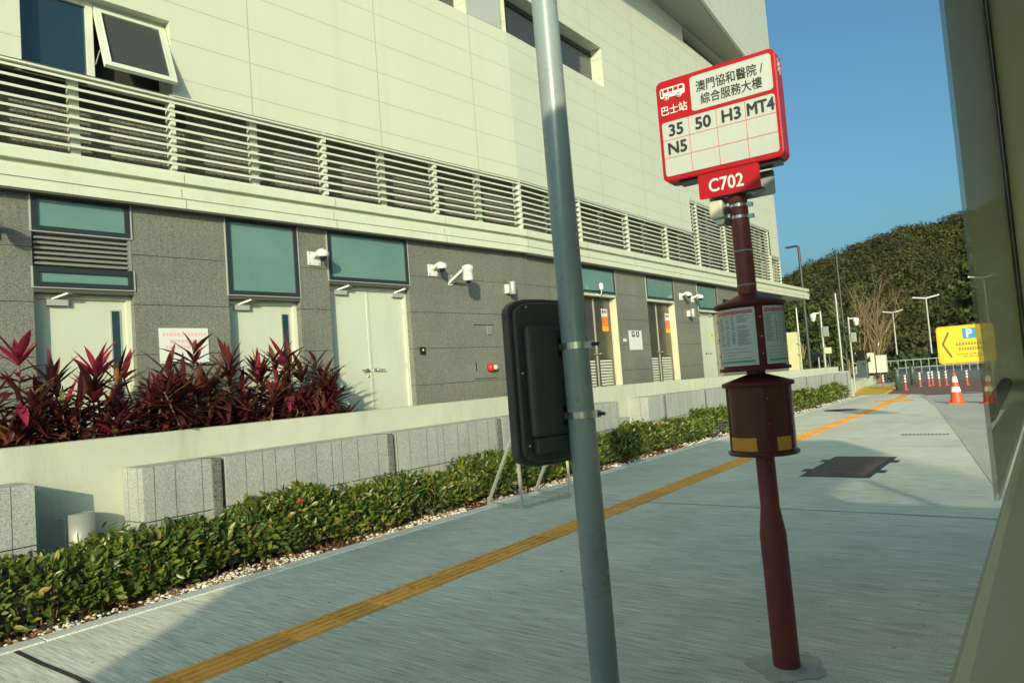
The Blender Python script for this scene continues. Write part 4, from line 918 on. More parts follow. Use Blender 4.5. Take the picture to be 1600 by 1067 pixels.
SA = R(-86.3); SD = Vector((math.cos(SA), math.sin(SA), 0)); SN = Vector((SD.y, -SD.x, 0))   # along the face, out of the face
SC = Vector((3.75, 1.333, 0))
def sign_T(off=0.0, z=2.649): return Matrix(((SD.x, 0, SN.x, SC.x + SN.x * off), (SD.y, 0, SN.y, SC.y + SN.y * off), (0, 1, 0, z), (0, 0, 0, 1)))
def rrect(w0, w1, h0, h1, r, n=5):
    o = []
    for cx_, cy_, a in ((w1 - r, h0 + r, -90), (w1 - r, h1 - r, 0), (w0 + r, h1 - r, 90), (w0 + r, h0 + r, 180)):
        for k in range(n + 1): t = R(a + 90 * k / n); o.append((cx_ + r * math.cos(t), cy_ + r * math.sin(t)))
    return o
W, H = .66, .58
g = MB(sign_T()); g.prism(rrect(-W / 2, W / 2, 0, H, .035), -.13, -.004); g.prism(rrect(-W / 2 + .004, W / 2 - .004, .004, H - .004, .033), -.004, 0.0)
box = g.build('sign_box', 'sign_red', bs, .004)
T1 = sign_T(.0012); g = MB(T1)
tw0, tw1, th0, th1 = -W / 2 + .20, W / 2 - .022, .360, H - .026
g.prism(rrect(tw0, tw1, th0, th1, .018), 0, .0012)
lw0, lw1, lh0, lh1 = -W / 2 + .020, W / 2 - .020, .030, .338
g.prism(rrect(lw0, lw1, lh0, lh1, .016), 0, .0012); g.build('face_panel', 'sign_white', box)
g = MB(sign_T(.0032))
for k in range(1, 4): x = lw0 + (lw1 - lw0) * k / 4; g.box(x - .0013, x + .0013, lh0, lh1, 0, .0005)
for k in range(1, 3): y = lh0 + (lh1 - lh0) * k / 3; g.box(lw0, lw1, y - .0013, y + .0013, 0.0006, .0011)
g.build('grid_line', 'grid_red', box)
cw, chh = (lw1 - lw0) / 4, (lh1 - lh0) / 3
g = MB(sign_T(.0040)); put_text(g, '澳門協和醫院 /', (tw0 + tw1) / 2 - .005, th0 + .130, .062, .36, .010); g.build('lettering', 'ink', box); g = MB(sign_T(.0040))
put_text(g, '綜合服務大樓', (tw0 + tw1) / 2 + .000, th0 + .055, .060, .33, .010); g.build('lettering', 'ink', box)
for t, c_, r_, w_ in (('35', 0, 0, .095), ('50', 1, 0, .095), ('H3', 2, 0, .105), ('MT4', 3, 0, .138), ('N5', 0, 1, .105)):
    g = MB(sign_T(.0040)); put_text(g, t, lw0 + cw * (c_ + .52), lh1 - chh * (r_ + .50), .064, w_, .030); g.build('lettering', 'ink', box)
g = MB(sign_T(.0032)); bx0, by0 = -W / 2 + .025, .465         # white bus pictogram
g.prism(rrect(bx0, bx0 + .145, by0 + .012, by0 + .068, .012), 0, .0008)
g.lathe([(.0, .0022), (.016, .0022), (.016, .0)], (bx0 + .035, by0 + .012, 0), 16); g.lathe([(.0, .0022), (.016, .0022), (.016, .0)], (bx0 + .108, by0 + .012, 0), 16)
put_text(g, '巴士站', -W / 2 + .100, .405, .052, .150, .010); g.build('white_print', 'sign_letter_white', box)
g = MB(sign_T(.0056))
for k in range(4): g.box(bx0 + .022 + .030 * k, bx0 + .046 + .030 * k, by0 + .042, by0 + .060, 0, .0006)
g.box(bx0 + .006, bx0 + .016, by0 + .024, by0 + .060, 0, .0006)
for q in (.035, .108): g.lathe([(.0075, .0), (.012, .0)], (bx0 + q, by0 + .012, .0006), 14)
g.build('red_print', 'sign_red', box)
# mark on the side of the box facing the roadway
Ts = Matrix(((-SN.x, 0, SD.x, SC.x), (-SN.y, 0, SD.y, SC.y), (0, 1, 0, 2.649), (0, 0, 0, 1))); sw = Matrix.Translation((0, 0, W / 2 + .001))
g = MB(Ts @ sw)
for a, b in (((.03, .46), (.10, .53)), ((.03, .53), (.10, .46)), ((.065, .45), (.065, .54)), ((.025, .495), (.105, .495))):
    va = Vector((*a, 0)); vb = Vector((*b, 0)); d = (vb - va).normalized(); q = Vector((-d.y, d.x, 0)) * .006
    g.quad(tuple(va - q), tuple(vb - q), tuple(vb + q), tuple(va + q))
g.build('side_mark', 'sign_letter_white', box)
g = MB(sign_T(-.02, 2.60)); g.box(-.25, .30, .03, .048, -.09, -.01); g.build('sign_bracket', 'black_plastic', bs)
# stop code plate
SC2 = Vector((3.735, 1.294, 0))
def plate_T(off=0.0, z=2.506): return Matrix(((SD.x, 0, SN.x, SC2.x + SN.x * off), (SD.y, 0, SN.y, SC2.y + SN.y * off), (0, 1, 0, z), (0, 0, 0, 1)))
g = MB(plate_T()); g.prism(rrect(-.165, .165, 0, .136, .012), -.004, 0); pl = g.build('stop_plate', 'sign_red', bs)
g = MB(plate_T(.0012)); put_text(g, 'C702', -.015, .066, .070, .185, .014); g.build('lettering', 'sign_letter_white', pl)
g = MB(plate_T(-.16, 2.495)); g.prism(rrect(-.16, .20, 0, .135, .015), -.004, 0); g.build('back_plate', 'grey_plate', bs)
g = MB(plate_T(-.012, 2.52)); g.box(-.10, .17, -.02, -.005, -.05, 0); g.build('plate_bracket', 'black_plastic', bs)
# lamp box clamped under the plate
g = MB(plate_T(.0, 2.36)); g.box(-.13, -.055, .035, .135, -.13, -.03); g.box(-.105, -.055, 0.0, .034, -.12, -.045); lb = g.build('control_box', 'box_cream', bs, .01)
for q in (.06, -.005): g = MB(plate_T(.0, 2.36)); g.box(-.054, -.028, q, q + .035, -.10, -.06); g.build('bracket', 'iron', lb)
for z in (2.448, 2.385):
    g = MB(); cx_, cy_ = px_(z); g.lathe([(.0492, -.008), (.0515, -.008), (.0515, .008), (.0492, .008)], (cx_, cy_, z), 24, smooth=False); g.box(cx_ - .01, cx_ + .02, cy_ - .075, cy_ - .05, z - .01, z + .01); g.build('clamp', 'chrome', bs)
for z in (2.20, 2.015):
    g = MB(); cx_, cy_ = px_(z); g.lathe([(.0492, -.004), (.0505, -.004), (.0505, .004), (.0492, .004)], (cx_, cy_, z), 24); g.build('seam_ring', 'grey_plate', bs)
# timetable drum
cx_, cy_ = px_(1.75)
def drum_roof(zr, zc, r): return [(r * .96, zr - .004), (r + .006, zr - .004), (r + .008, zr + .012), (r + .002, zr + .018), (r * .6, (zr + zc) / 2 + .012), (.052, zc)]
g = MB(); g.lathe(drum_roof(1.898, 1.965, .178), (cx_, cy_, 0), 40); dr = g.build('timetable_drum', 'drum_red', bs)
g = MB(); g.lathe([(.03, 1.555), (.180, 1.555), (.183, 1.560), (.183, 1.572), (.176, 1.574), (.03, 1.574)], (cx_, cy_, 0), 40); g.build('drum_base', 'drum_red', dr)
g = MB(); g.lathe([(.160, 1.572), (.160, 1.898)], (cx_, cy_, 0), 40); g.build('drum_core', 'drum_dark', dr)
ph0 = math.atan2(-PY, -PX)
def arc_patch(mb, r, a0, a1, z0, z1, n=12):
    vs = []
    for i in range(n + 1):
        t = a0 + (a1 - a0) * i / n; c_, s_ = cx_ + r * math.cos(t), cy_ + r * math.sin(t); vs += [(c_, s_, z0), (c_, s_, z1)]
    sm = mb.smooth; mb.smooth = True; mb.add(vs, [(2 * i, 2 * i + 2, 2 * i + 3, 2 * i + 1) for i in range(n)]); mb.smooth = sm
papers = [(R(-76), R(8)), (R(21), R(88)), (R(110), R(175)), (R(-170), R(-95))]
for a, b in papers:
    g = MB(); arc_patch(g, .170, ph0 + a, ph0 + b, 1.585, 1.885, 14)
    pp = g.build('timetable', 'paper', dr)
    g = MB(); arc_patch(g, .1708, ph0 + a + R(3), ph0 + b - R(4), 1.855, 1.872, 12); g.m = 0
    for k in range(4):
        a2 = ph0 + a + R(3) + (b - a) * k * .24; arc_patch(g, .1711, a2, a2 + R(7), 1.852, 1.874, 3)
    g.build('header_print', 'paper_red', pp)
    g = MB()
    z = 1.842
    while z > 1.69:
        for c0, c1 in ((0.05, .30), (.34, .44), (.48, .58), (.62, .90)):
            e_ = c0 + (c1 - c0) * rnd.uniform(.55, 1.0)
            if rnd.random() < .9: arc_patch(g, .1708, ph0 + a + (b - a) * c0, ph0 + a + (b - a) * e_, z, z + .0034, 4)
        z -= .0078
    for zz, tw in ((1.672, .8), (1.655, .9), (1.640, .6), (1.622, .9)):
        arc_patch(g, .1708, ph0 + a + R(5), ph0 + a + R(5) + (b - a - R(9)) * tw, zz, zz + .0022, 8)
    g.build('body_print', 'paper_ink', pp)
    g = MB(); arc_patch(g, .1708, ph0 + a + R(5), ph0 + b - R(6), 1.600, 1.612, 10); g.build('footer_print', 'paper_green', pp)
for a in (15, 99, 183, -85):
    g = MB(); arc_patch(g, .1725, ph0 + R(a - 6.5), ph0 + R(a + 6.5), 1.572, 1.90, 4); st_ = g.build('drum_strip', 'drum_red', dr)
    g = MB()
    for z in (1.64, 1.73, 1.83): g.ball((cx_ + .1735 * math.cos(ph0 + R(a + 1)), cy_ + .1735 * math.sin(ph0 + R(a + 1)), z), .005, 8, 5)
    g.build('screw', 'chrome', st_)
# lower drum
cx_, cy_ = px_(1.32)
g = MB(); g.lathe(drum_roof(1.475, 1.535, .178), (cx_, cy_, 0), 40); dr2 = g.build('lower_drum', 'drum_red', bs)
g = MB(); g.lathe([(.168, 1.13), (.168, 1.475)], (cx_, cy_, 0), 40); g.lathe([(.03, 1.112), (.178, 1.112), (.182, 1.118), (.182, 1.130), (.03, 1.131)], (cx_, cy_, 0), 40); g.build('drum_body', 'drum_dark', dr2)
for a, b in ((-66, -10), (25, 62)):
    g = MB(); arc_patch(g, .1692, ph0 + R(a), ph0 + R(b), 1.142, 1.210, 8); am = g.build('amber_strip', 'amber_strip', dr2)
for a in (14, -72, 60):
    g = MB(); arc_patch(g, .1700, ph0 + R(a - 5), ph0 + R(a + 5), 1.13, 1.475, 4); q = g.build('drum_strip', 'drum_red', dr2)
    g = MB()
    for z in (1.28, 1.41): g.ball((cx_ + .1715 * math.cos(ph0 + R(a)), cy_ + .1715 * math.sin(ph0 + R(a)), z), .004, 8, 5)
    g.build('screw', 'chrome', q)

# ------------------------------------------------------------------ grey pole and information panel
GX, GY = 2.045, 1.278
def gp(z): return (GX + .002 - .010 * (z - .7), GY - .004 + .012 * (z - .7) * .4)
r = thing('grey_pole', 'tall round grey painted pole crossing the picture from top to bottom', 'pole', (GX, GY, 0))
g = MB(); g.tube([(*gp(z), z) for z in (0.0, 1, 2, 3, 4, 5.2)], [.0475, .0470, .0455, .0435, .0425, .0415], 32); g.build('pole_shaft', 'pole_grey', r)
g = MB(); g.lathe([(0, .02), (.11, .02), (.115, .0), (.115, -.01)], (GX, GY, 0), 24); g.build('base_flange', 'pole_grey', r)
for k in range(4):
    g = MB(); t = k * math.pi / 2 + .6; g.lathe([(0, .045), (.011, .045), (.011, .02)], (GX + .088 * math.cos(t), GY + .088 * math.sin(t), 0), 6); g.build('anchor_bolt', 'chrome', r)
# panel stands at right angles to the road, seen from behind
ip = thing('information_panel', 'dark grey oval backed information panel strapped to the grey pole', 'display panel', (GX, GY + .1, 1.3))
PA = R(169.4); PD = Vector((math.cos(PA), math.sin(PA), 0)); PN = Vector((-PD.y, PD.x, 0))     # along the panel (away from pole), its front side
if PN.y < 0: PN = -PN
PC = Vector((gp(1.6)[0], gp(1.6)[1], 0)) + PN * .115
TP = Matrix(((PD.x, 0, PN.x, PC.x), (PD.y, 0, PN.y, PC.y), (0, 1, 0, 0), (0, 0, 0, 1)))
def stadium(x0, x1, z0, z1, dz, n=10):
    o = []; cx = (x0 + x1) / 2; w = (x1 - x0) / 2
    for k in range(n + 1): t = math.pi * k / n; o.append((cx + w * math.cos(t) ** 1 if False else cx + w * math.copysign(abs(math.cos(t)) ** .55, math.cos(t)), z1 - dz + dz * math.sin(t)))
    for k in range(n + 1): t = math.pi + math.pi * k / n; o.append((cx + w * math.copysign(abs(math.cos(t)) ** .55, math.cos(t)), z0 + dz + dz * math.sin(t)))
    return o
g = MB(TP); g.prism(stadium(-.115, .19, 1.318, 1.858, .045), -.030, -.012); body = g.build('backing_plate', 'panel_dark', ip, .006)
g = MB(TP); g.prism(stadium(-.13, .205, 1.303, 1.873, .052), -.0115, .022); g.build('front_rim', 'panel_dark', ip, .006)
g = MB(TP); g.box(-.105, .165, 1.405, 1.775, -.064, -.031); g.build('rear_housing', 'panel_dark', ip, .014)
g = MB(TP); g.box(-.09, .150, 1.352, 1.404, -.055, -.031); g.build('cable_box', 'panel_dark', ip, .005)
for z in (1.70, 1.468):
    g = MB(TP); g.box(.012, .034, z - .032, z + .032, -.0665, -.0642); g.build('strap_slot', 'black_plastic', ip)
    g = MB(); c_ = gp(z); g.lathe([(.0462, -.011), (.0482, -.011), (.0482, .011), (.0462, .011)], (c_[0], c_[1], z), 26, smooth=False)
    g.T = TP; g.box(-.0, .026, z - .011, z + .011, -.076, -.0668)
    g.T = Matrix(); g.box(c_[0] - .004, c_[0] + .02, c_[1] - .066, c_[1] - .046, z - .012, z + .012); g.build('strap', 'chrome', ip)
    g = MB(); g.tube([(c_[0] + .01, c_[1] - .085, z), (c_[0] + .01, c_[1] - .045, z)], .006, 8); g.build('strap_bolt', 'iron', ip)
g = MB(TP)
for x, z in ((-.09, 1.84), (.16, 1.84), (.195, 1.38), (-.06, 1.335), (.205, 1.62)): g.ball((x * .85, z, -.031), .005, 8, 5)
g.build('screw', 'chrome', ip)

# ------------------------------------------------------------------ floor standing sign frame behind the panel
r = thing('sign_stand', 'light steel tube stand on the pavement edge, mostly behind the dark panel', 'sign stand', (7.1, 5.4, 0))
A_, B_, C_, D_ = (7.08, 5.40), (7.20, 6.05), (8.08, 5.92), (8.0, 5.28)
g = MB()
for a, b in ((A_, B_), (B_, C_), (C_, D_), (D_, A_)): g.add(*_bar((*a, .02), (*b, .02), .018))
g.build('base_frame', 'steel_tube', r)
for a, b in (((*A_, .02), (7.08, 5.46, 2.32)), ((*D_, .02), (7.95, 5.33, 2.32)), ((*B_, .02), (7.09, 5.46, .95)), ((*C_, .02), (7.97, 5.36, .95))):
    g = MB(); g.add(*_bar(a, b, .016)); g.build('leg', 'steel_tube', r)
g = MB(); g.prism([(7.065, 5.49), (7.06, 5.46), (7.96, 5.335), (7.965, 5.365)][::-1], 1.80, 2.32); g.build('sign_board', 'poster_white', r)

# ------------------------------------------------------------------ covers in the pavement
r = thing('drain_grating', 'dark square iron grating with side lugs set in the pavement', 'drain cover', (11.0, 2.4, 0))
q0 = (10.06, 2.03); q1 = (12.1, 2.12)
g = MB(); g.box(10.05, 12.12, 2.02, 2.90, -.02, .003); 
for x in (10.5, 11.5): g.box(x, x + .25, 1.92, 2.02, -.02, .003); g.box(x, x + .25, 2.90, 3.0, -.02, .003)
g.build('frame', 'iron', r)
g = MB()
for k in range(17): x = 10.14 + k * .116; g.box(x, x + .075, 2.10, 2.82, .003, .012)
g.build('grate_bar', 'rust', r)
g = MB(); g.lathe([(0, .006), (.42, .006), (.45, .003), (.45, -.01)], (22.4, 5.1, 0), 28); tag(g.build('manhole_cover', 'iron'), 'round dark manhole cover in the pavement near the end of the hedge', 'manhole cover')
g = MB(); g.box(15.18, 15.42, 1.66, 2.44, -.02, .004); gr = g.build('channel_drain', 'iron'); tag(gr, 'narrow dark channel drain with pale slots across the pavement', 'drain')
g = MB(); 
for k in range(12): g.box(15.27, 15.33, 1.69 + k * .062, 1.72 + k * .062, .004, .007)
g.build('slots', 'paint_white', gr)

# ------------------------------------------------------------------ things beyond the wall
def pole_thing(name, label, cat, x, y, z, rad, m='galv', group=None, z0=-.12):
    r = thing(name, label, cat, (x, y, z0), group); g = MB(); g.tube([(x, y, z0), (x - .004 * (z - z0), y, z)], [rad, rad * .8], 10); g.build('shaft', m, r); return r
r = pole_thing('street_lamp', 'dark street lamp with a flat arm reaching left at the building corner', 'street lamp', 34.85, 9.05, 6.9, .075, 'dark_pole')
g = MB(); g.prism([(34.66, 9.10), (34.66, 9.62), (34.90, 9.62), (34.90, 9.10)], 6.86, 6.93); g.build('lamp_head', 'dark_pole', r)
def cctv_pole(label, x, y, z, boxz, arm, rad=.06):
    r = pole_thing('camera_pole', label, 'camera pole', x, y, z, rad, 'galv', 'camera poles beyond the wall')
    g = MB(); g.tube([(x, y, z - .08), (x - .05, y + arm, z - .08)], .035, 8); g.build('arm', 'white_plastic', r)
    g = MB(); g.lathe([(0, .0), (.11, -.02), (.13, -.12), (.11, -.25), (0, -.25)], (x - .05, y + arm, z - .06), 14); g.ball((x - .05, y + arm, z - .33), .10, 12, 8); g.build('camera_head', 'white_plastic', r)
    g = MB(); g.box(x - .12, x - .07, y - .28, y - .06, boxz, boxz + .42); g.build('control_box', 'galv', r, .01)
    return r
cctv_pole('grey camera pole with two white camera domes hanging left', 32.09, 7.72, 3.55, 2.45, .30)
cctv_pole('farther grey camera pole beside the bare tree with its head turned right', 34.28, 7.10, 3.28, 2.15, -.32, .05)
pole_thing('signal_pole', 'plain light grey pole beside the camera poles', 'pole', 33.21, 7.30, 4.32, .055)
pole_thing('mast', 'thin tall dark mast rising in front of the bare tree', 'pole', 35.2, 7.52, 6.5, .05, 'dark_pole')
pole_thing('white_post', 'thin white post below the end of the canopy', 'post', 29.92, 8.10, 3.70, .035, 'white_plastic')
r = thing('beige_pillar', 'sunlit beige square pillar with hook brackets behind the drum', 'pillar', (27.49, 7.7, 0))
g = MB(); g.box(27.4, 27.75, 7.50, 7.95, .5, 2.6); g.build('pillar_body', 'beige_block', r, .02)
g = MB(); g.box(27.35, 27.45, 7.38, 7.5, 2.15, 2.2); g.box(27.35, 27.45, 7.38, 7.5, 1.75, 1.8); g.build('hook', 'alu', r)
r = thing('solar_panel', 'small dark solar panel tilted on a post behind the wall', 'solar panel', (32.03, 7.95, .9))
g = MB(); g.tube([(32.03, 7.95, .35), (32.03, 7.95, 1.6)], .03, 8); g.build('post', 'galv', r)
g = MB(Matrix.Translation((32.0, 7.98, 1.62)) @ Matrix.Rotation(R(40), 4, 'Y')); g.box(-.2, .2, -.18, .18, -.015, .015); g.build('solar_cell', 'dark_glass', r)
r = thing('flood_light', 'cream flood light box on a short post behind the wall', 'flood light', (32.13, 7.55, .9))
g = MB(); g.tube([(32.13, 7.55, .35), (32.13, 7.55, 1.75)], .04, 8); g.build('post', 'dark_pole', r)
g = MB(); g.box(32.0, 32.15, 7.42, 7.70, 1.72, 1.98); g.build('lamp_box', 'box_cream', r, .01)
r = thing('ticket_machine', 'dark grey ticket machine standing in front of pale cabinets', 'machine', (41.2, 8.05, .3))
g = MB(); g.box(41.0, 41.45, 7.82, 8.32, .3, 1.25); g.build('cabinet', 'kiosk_grey', r, .02); g = MB(); g.box(41.0, 41.45, 7.85, 8.29, 1.25, 1.8); g.build('screen_head', 'black_plastic', r, .02)
for y0, y1, z1, x, lab in ((8.62, 9.12, 1.7, 43.1, 'pale cabinet left of the dark ticket machine'), (7.86, 8.26, 1.62, 43.3, 'taller pale cabinet right of the dark ticket machine'), (7.30, 7.80, 1.45, 43.4, 'lower pale cabinet at the right end')):
    r = thing('utility_cabinet', lab, 'cabinet', (x, (y0 + y1) / 2, .3), 'pale utility cabinets')
    g = MB(); g.box(x, x + .4, y0, y1, .5, z1); g.build('cabinet_body', 'cream_trim', r, .015)
    for y in (y0 + .06, y1 - .06): g = MB(); g.box(x + .1, x + .2, y - .03, y + .03, .2, .5); g.build('leg', 'iron', r)
r = thing('brick_plinth', 'low dark red plinth beside the ticket machine', 'plinth', (45, 8.2, .2)); g = MB(); g.box(44.9, 45.5, 7.9, 8.6, -.12, .75); g.build('plinth_body', 'paver_red', r); g = MB(); g.box(44.87, 45.53, 7.87, 8.63, .75, .80); g.build('coping', 'pole_red', r)
# clump of yellow flowers at the plinth
n_ = 260; P = np.stack([RG.normal(45.2, .18, n_), RG.normal(7.55, .28, n_), RG.uniform(.0, .8, n_)], 1)
V, F = leaf_batch(P, RG.normal(0, 1, (n_, 3)), RG.normal(0, 1, (n_, 3)), RG.uniform(.1, .2, n_), RG.uniform(.07, .13, n_), 2, .2, .2)
r = thing('flower_bush', 'yellow flowering bush beside the red plinth', 'bush', (45.2, 7.5, -.1)); np_mesh('blossoms', V[:len(V) // 2], F[:len(F) // 2], 'sticker_yellow', r); np_mesh('foliage', V, F, 'tree_leaf', r)
# bollards
def build_bollard(label):
    r = thing('bollard', label, 'bollard', local=True, group='dark green bollards'); g = MB(); g.lathe([(0, .93), (.09, .92), (.115, .88), (.115, 0), (0, 0)], n=16); g.build('bollard_body', 'bollard_green', r)
    g = MB(); g.lathe([(.117, .74), (.119, .74), (.119, .82), (.117, .82)], n=16); g.build('reflector_band', 'bollard_green', r); return r
b0 = build_bollard('wide dark green bollard at the end of the pavement'); b0.location = (34.97, 5.5, -.1)
dup(b0, (40.6, 5.70, -.12), 0, 'darker bollard farther out in the roadway'); 
# delineator posts
def build_delin(label):
    r = thing('delineator_post', label, 'delineator', local=True, group='orange delineator posts'); g = MB(); g.lathe([(0, .66), (.035, .65), (.04, .6), (.04, .04), (.10, .03), (.11, 0), (0, 0)], n=12); g.build('post', 'delineator_orange', r)
    for z in (.34, .46, .58): g = MB(); g.lathe([(.041, z), (.043, z), (.043, z + .07), (.041, z + .07)], n=12); g.build('reflective_band', 'reflective', r)
    return r
dl = build_delin('delineator post nearest the green bollard'); dl.location = (35.0, 5.22, -.12)
for (x, y), lab in (((35.2, 4.68), 'first delineator post right of the pavement end'), ((35.35, 4.36), 'left delineator of the close pair'), ((35.8, 4.28), 'right delineator of the close pair'), ((35.0, 3.94), 'delineator post right of the close pair'), ((35.2, 3.70), 'delineator post nearest the left cone'), ((34.9, 6.06), 'delineator post on the yellow ramp'), ((34.6, 2.9), 'delineator post standing behind the left cone')):
    dup(dl, (x * 1.07, y * 1.07, -.12), rnd.uniform(-.1, .1), lab)
# cones
def build_cone(label):
    r = thing('traffic_cone', label, 'traffic cone', local=True, group='orange traffic cones'); g = MB(); g.prism(rrect(-.22, .22, -.22, .22, .05), 0, .035); g.build('base', 'cone_orange', r)
    g = MB(); g.lathe([(.17, .035), (.125, .33)], n=18); g.lathe([(.100, .47), (.078, .60)], n=18); g.lathe([(.050, .76), (.03, .88), (.0, .885)], n=18); g.build('cone_body', 'cone_orange', r)
    for a, b in (((.125, .33), (.100, .47)), ((.078, .60), (.050, .76))): g = MB(); g.lathe([a, b], n=18); g.build('reflective_band', 'reflective', r)
    return r
c0 = build_cone('orange cone with white bands under the yellow parking sign, left one'); c0.location = (25.5, 2.46, -.125); c0.scale = (1.08, 1.08, 1.08)
dup(c0, (25.1, 1.58, -.125), .3, 'orange cone with white bands at the right, beyond the bus window pane')
# yellow parking sign
r = thing('parking_sign', 'yellow parking direction sign with black arrow and blue P', 'road sign', (16.94, 1.1, -.12))
TS = Matrix(((.04, 0, -1, 16.9), (-1, 0, -.04, 1.38), (0, 1, 0, 1.26), (0, 0, 0, 1)))
g = MB(TS); g.prism(rrect(-.49, .50, 0, .765, .07), -.10, 0); bd = g.build('sign_box', 'sign_edge', r, .008)
g = MB(TS @ Matrix.Translation((0, 0, .0015))); g.prism(rrect(-.455, .47, .03, .735, .05), 0, .0015); g.build('sign_face', 'sign_yellow', bd)
g = MB(TS @ Matrix.Translation((0, 0, .004)))
for a, b in (((-.27, .64), (-.39, .40)), ((-.39, .40), (-.25, .13))):
    va = Vector((*a, 0)); vb = Vector((*b, 0)); d = (vb - va).normalized(); q = Vector((-d.y, d.x, 0)) * .018; g.add([tuple(va - q), tuple(vb - q), tuple(vb + q), tuple(va + q)], [(0, 1, 2, 3)])
for y, h, a, b in ((.365, .05, -.16, .40), (.265, .05, -.12, .36), (.175, .018, -.16, .40), (.125, .018, -.05, .30)):
    x = a
    while x < b: w = rnd.uniform(.03, .05) if h > .03 else rnd.uniform(.03, .09); g.box(x, x + w, y, y + h * .38, 0, .0008); g.box(x + .006, x + w * .8, y + h * .55, y + h, 0, .0008); g.box(x + w * .4, x + w * .55, y, y + h, .001, .0016); x += w + .010
g.build('black_print', 'sign_ink', bd)
g = MB(TS @ Matrix.Translation((0, 0, .004))); g.box(-.03, .20, .49, .70, 0, .001); g.build('blue_square', 'sign_blue', bd)
g = MB(TS @ Matrix.Translation((0, 0, .0058))); put_text(g, 'P', .085, .595, .15, None, .03); g.build('letter', 'sign_letter_white', bd)
g = MB(); g.tube([(16.99, .98, -.12), (16.99, .98, 1.4)], .022, 10); g.build('post', 'galv', r)
# twin arm lamps beyond
for (x, y, z, sp, lab) in ((74.2, 11.5, 5.35, .85, 'white double arm lamp far off, left of the other one'), (69.5, 8.15, 6.05, 1.0, 'white double arm lamp far off to the right, taller'), (60, 3.4, 6.45, .9, 'double arm lamp seen through the bus window pane at the right')):
    r = thing('double_arm_lamp', lab, 'street lamp', (x, y, -.12), 'white double arm lamps')
    g = MB(); g.tube([(x, y, -.12), (x, y, z - .12)], [.09, .07], 8); g.build('shaft', 'galv', r)
    g = MB()
    for s in (-1, 1): g.add(*_bar((x, y, z - .14), (x, y + s * sp, z + .04), .05))
    g.build('arm', 'white_plastic', r)
r = thing('roadside_railing', 'long grey metal railing on the far side of the road', 'railing', (59, 5, -.12))
g = MB(); 
for z in (.35, .9): g.add(*_bar((58.5, 13.0, z), (60.0, -6, z), .03))
g.build('rail', 'rail_grey', r)
for k in range(40):
    t = k / 39; g = MB(); x, y = 58.5 + 1.5 * t, 13 - 19 * t; g.box(x - .03, x + .03, y - .03, y + .03, -.12, .95); g.build('post', 'rail_grey', r)
for k, (y, lab) in enumerate(((9.9, 'small blue and white sign on a post by the far hedge, left one'), (9.2, 'small blue and white sign on a post by the far hedge, right one'))):
    r = thing('parking_post', lab, 'sign', (52, y, -.12)); g = MB(); g.tube([(52, y, -.12), (52, y, 2.1)], .03, 6); g.build('post', 'galv', r); g = MB(); g.box(51.94, 51.97, y - .16, y + .16, 1.85, 2.25); g.build('sign_plate', 'sign_blue' if k == 0 else 'white_plastic', r)
# far hedge along the road
def clumps(centers, radii, n_each, size, flat=.8):
    c = np.repeat(centers, n_each, 0); rr = np.repeat(radii, n_each)
    d = RG.normal(0, 1, c.shape); d /= np.linalg.norm(d, axis=1)[:, None]; d[:, 2] = np.where(d[:, 2] < -.35, -d[:, 2], d[:, 2])
    P = c + d * (rr * RG.uniform(.72, 1.06, len(rr)))[:, None] * [1, 1, flat]
    Nn = d + RG.normal(0, .55, d.shape); Dd = RG.normal(0, 1, d.shape); s = np.repeat(size, n_each) * RG.uniform(.6, 1.3, len(rr))
    return leaf_batch(P, Dd, Nn, s, s * .8, 2, .1, .1)
c_ = np.stack([np.linspace(66, 68, 60) + RG.normal(0, .3, 60), np.linspace(16, -10, 60), RG.uniform(.25, .7, 60)], 1)
V, F = clumps(c_, np.full(60, .75), 70, np.full(60, .4)); r = thing('roadside_hedge', 'dark clipped hedge beyond the far railing', 'hedge', (67, 3, -.1)); np_mesh('foliage', V, F, 'hedge_dark', r)
# trees beyond the wall
def blob_tree(name, label, x, y, z0, h, rad, leafsz, m, n=26, each=90, cat='tree', group=None):
    r = thing(name, label, cat, (x, y, z0), group); g = MB()
    g.tube([(x, y, z0), (x + .1, y, z0 + h * .35), (x, y + .1, z0 + h * .7)], [.12 * h / 5, .09 * h / 5, .04 * h / 5], 8)
    cs = []
    for k in range(n):
        t = RG.random(); rr = rad * math.sqrt(RG.random()) * (1 - .55 * t ** 2); a = RG.uniform(0, 6.28)
        cs.append((x + rr * math.cos(a), y + rr * math.sin(a), z0 + h * (.22 + .70 * t)))
    for q in cs[::4]: g.tube([(x, y, z0 + h * .3), tuple((np.array(q) + [x, y, z0 + h * .3]) / 2 + RG.normal(0, .1, 3)), q], [.05 * h / 5, .035 * h / 5, .012], 5, False)
    g.build('trunk', 'bark', r)
    V, F = clumps(np.array(cs), RG.uniform(.22, .36, n) * rad, each, np.full(n, leafsz)); np_mesh('crown', V, F, m, r); return r
GT = 'green trees beyond the wall'
for i, (x, y, h, rad, lab) in enumerate(((39.5, 10.6, 4.4, 1.3, 'olive green tree below the canopy end'), (40.5, 9.6, 3.5, 1.2, 'green tree behind the grey camera pole'), (41.0, 8.7, 3.1, 1.0, 'darker green tree behind the plain grey pole'), (46.5, 9.0, 3.2, 1.0, 'small green tree at the foot of the bare tree'), (43, 11.8, 4.4, 1.6, 'green tree behind the white post'))):
    blob_tree('leafy_tree', lab, x, y, .2, h, rad, .17, 'tree_leaf', 26, 90, 'tree', GT)
blob_tree('leafy_tree', 'broad bright green tree above the yellow parking sign', 74, 4.6, 0, 9.5, 3.0, .42, 'tree_leaf', 40, 80, 'tree', 'green trees beyond the road')
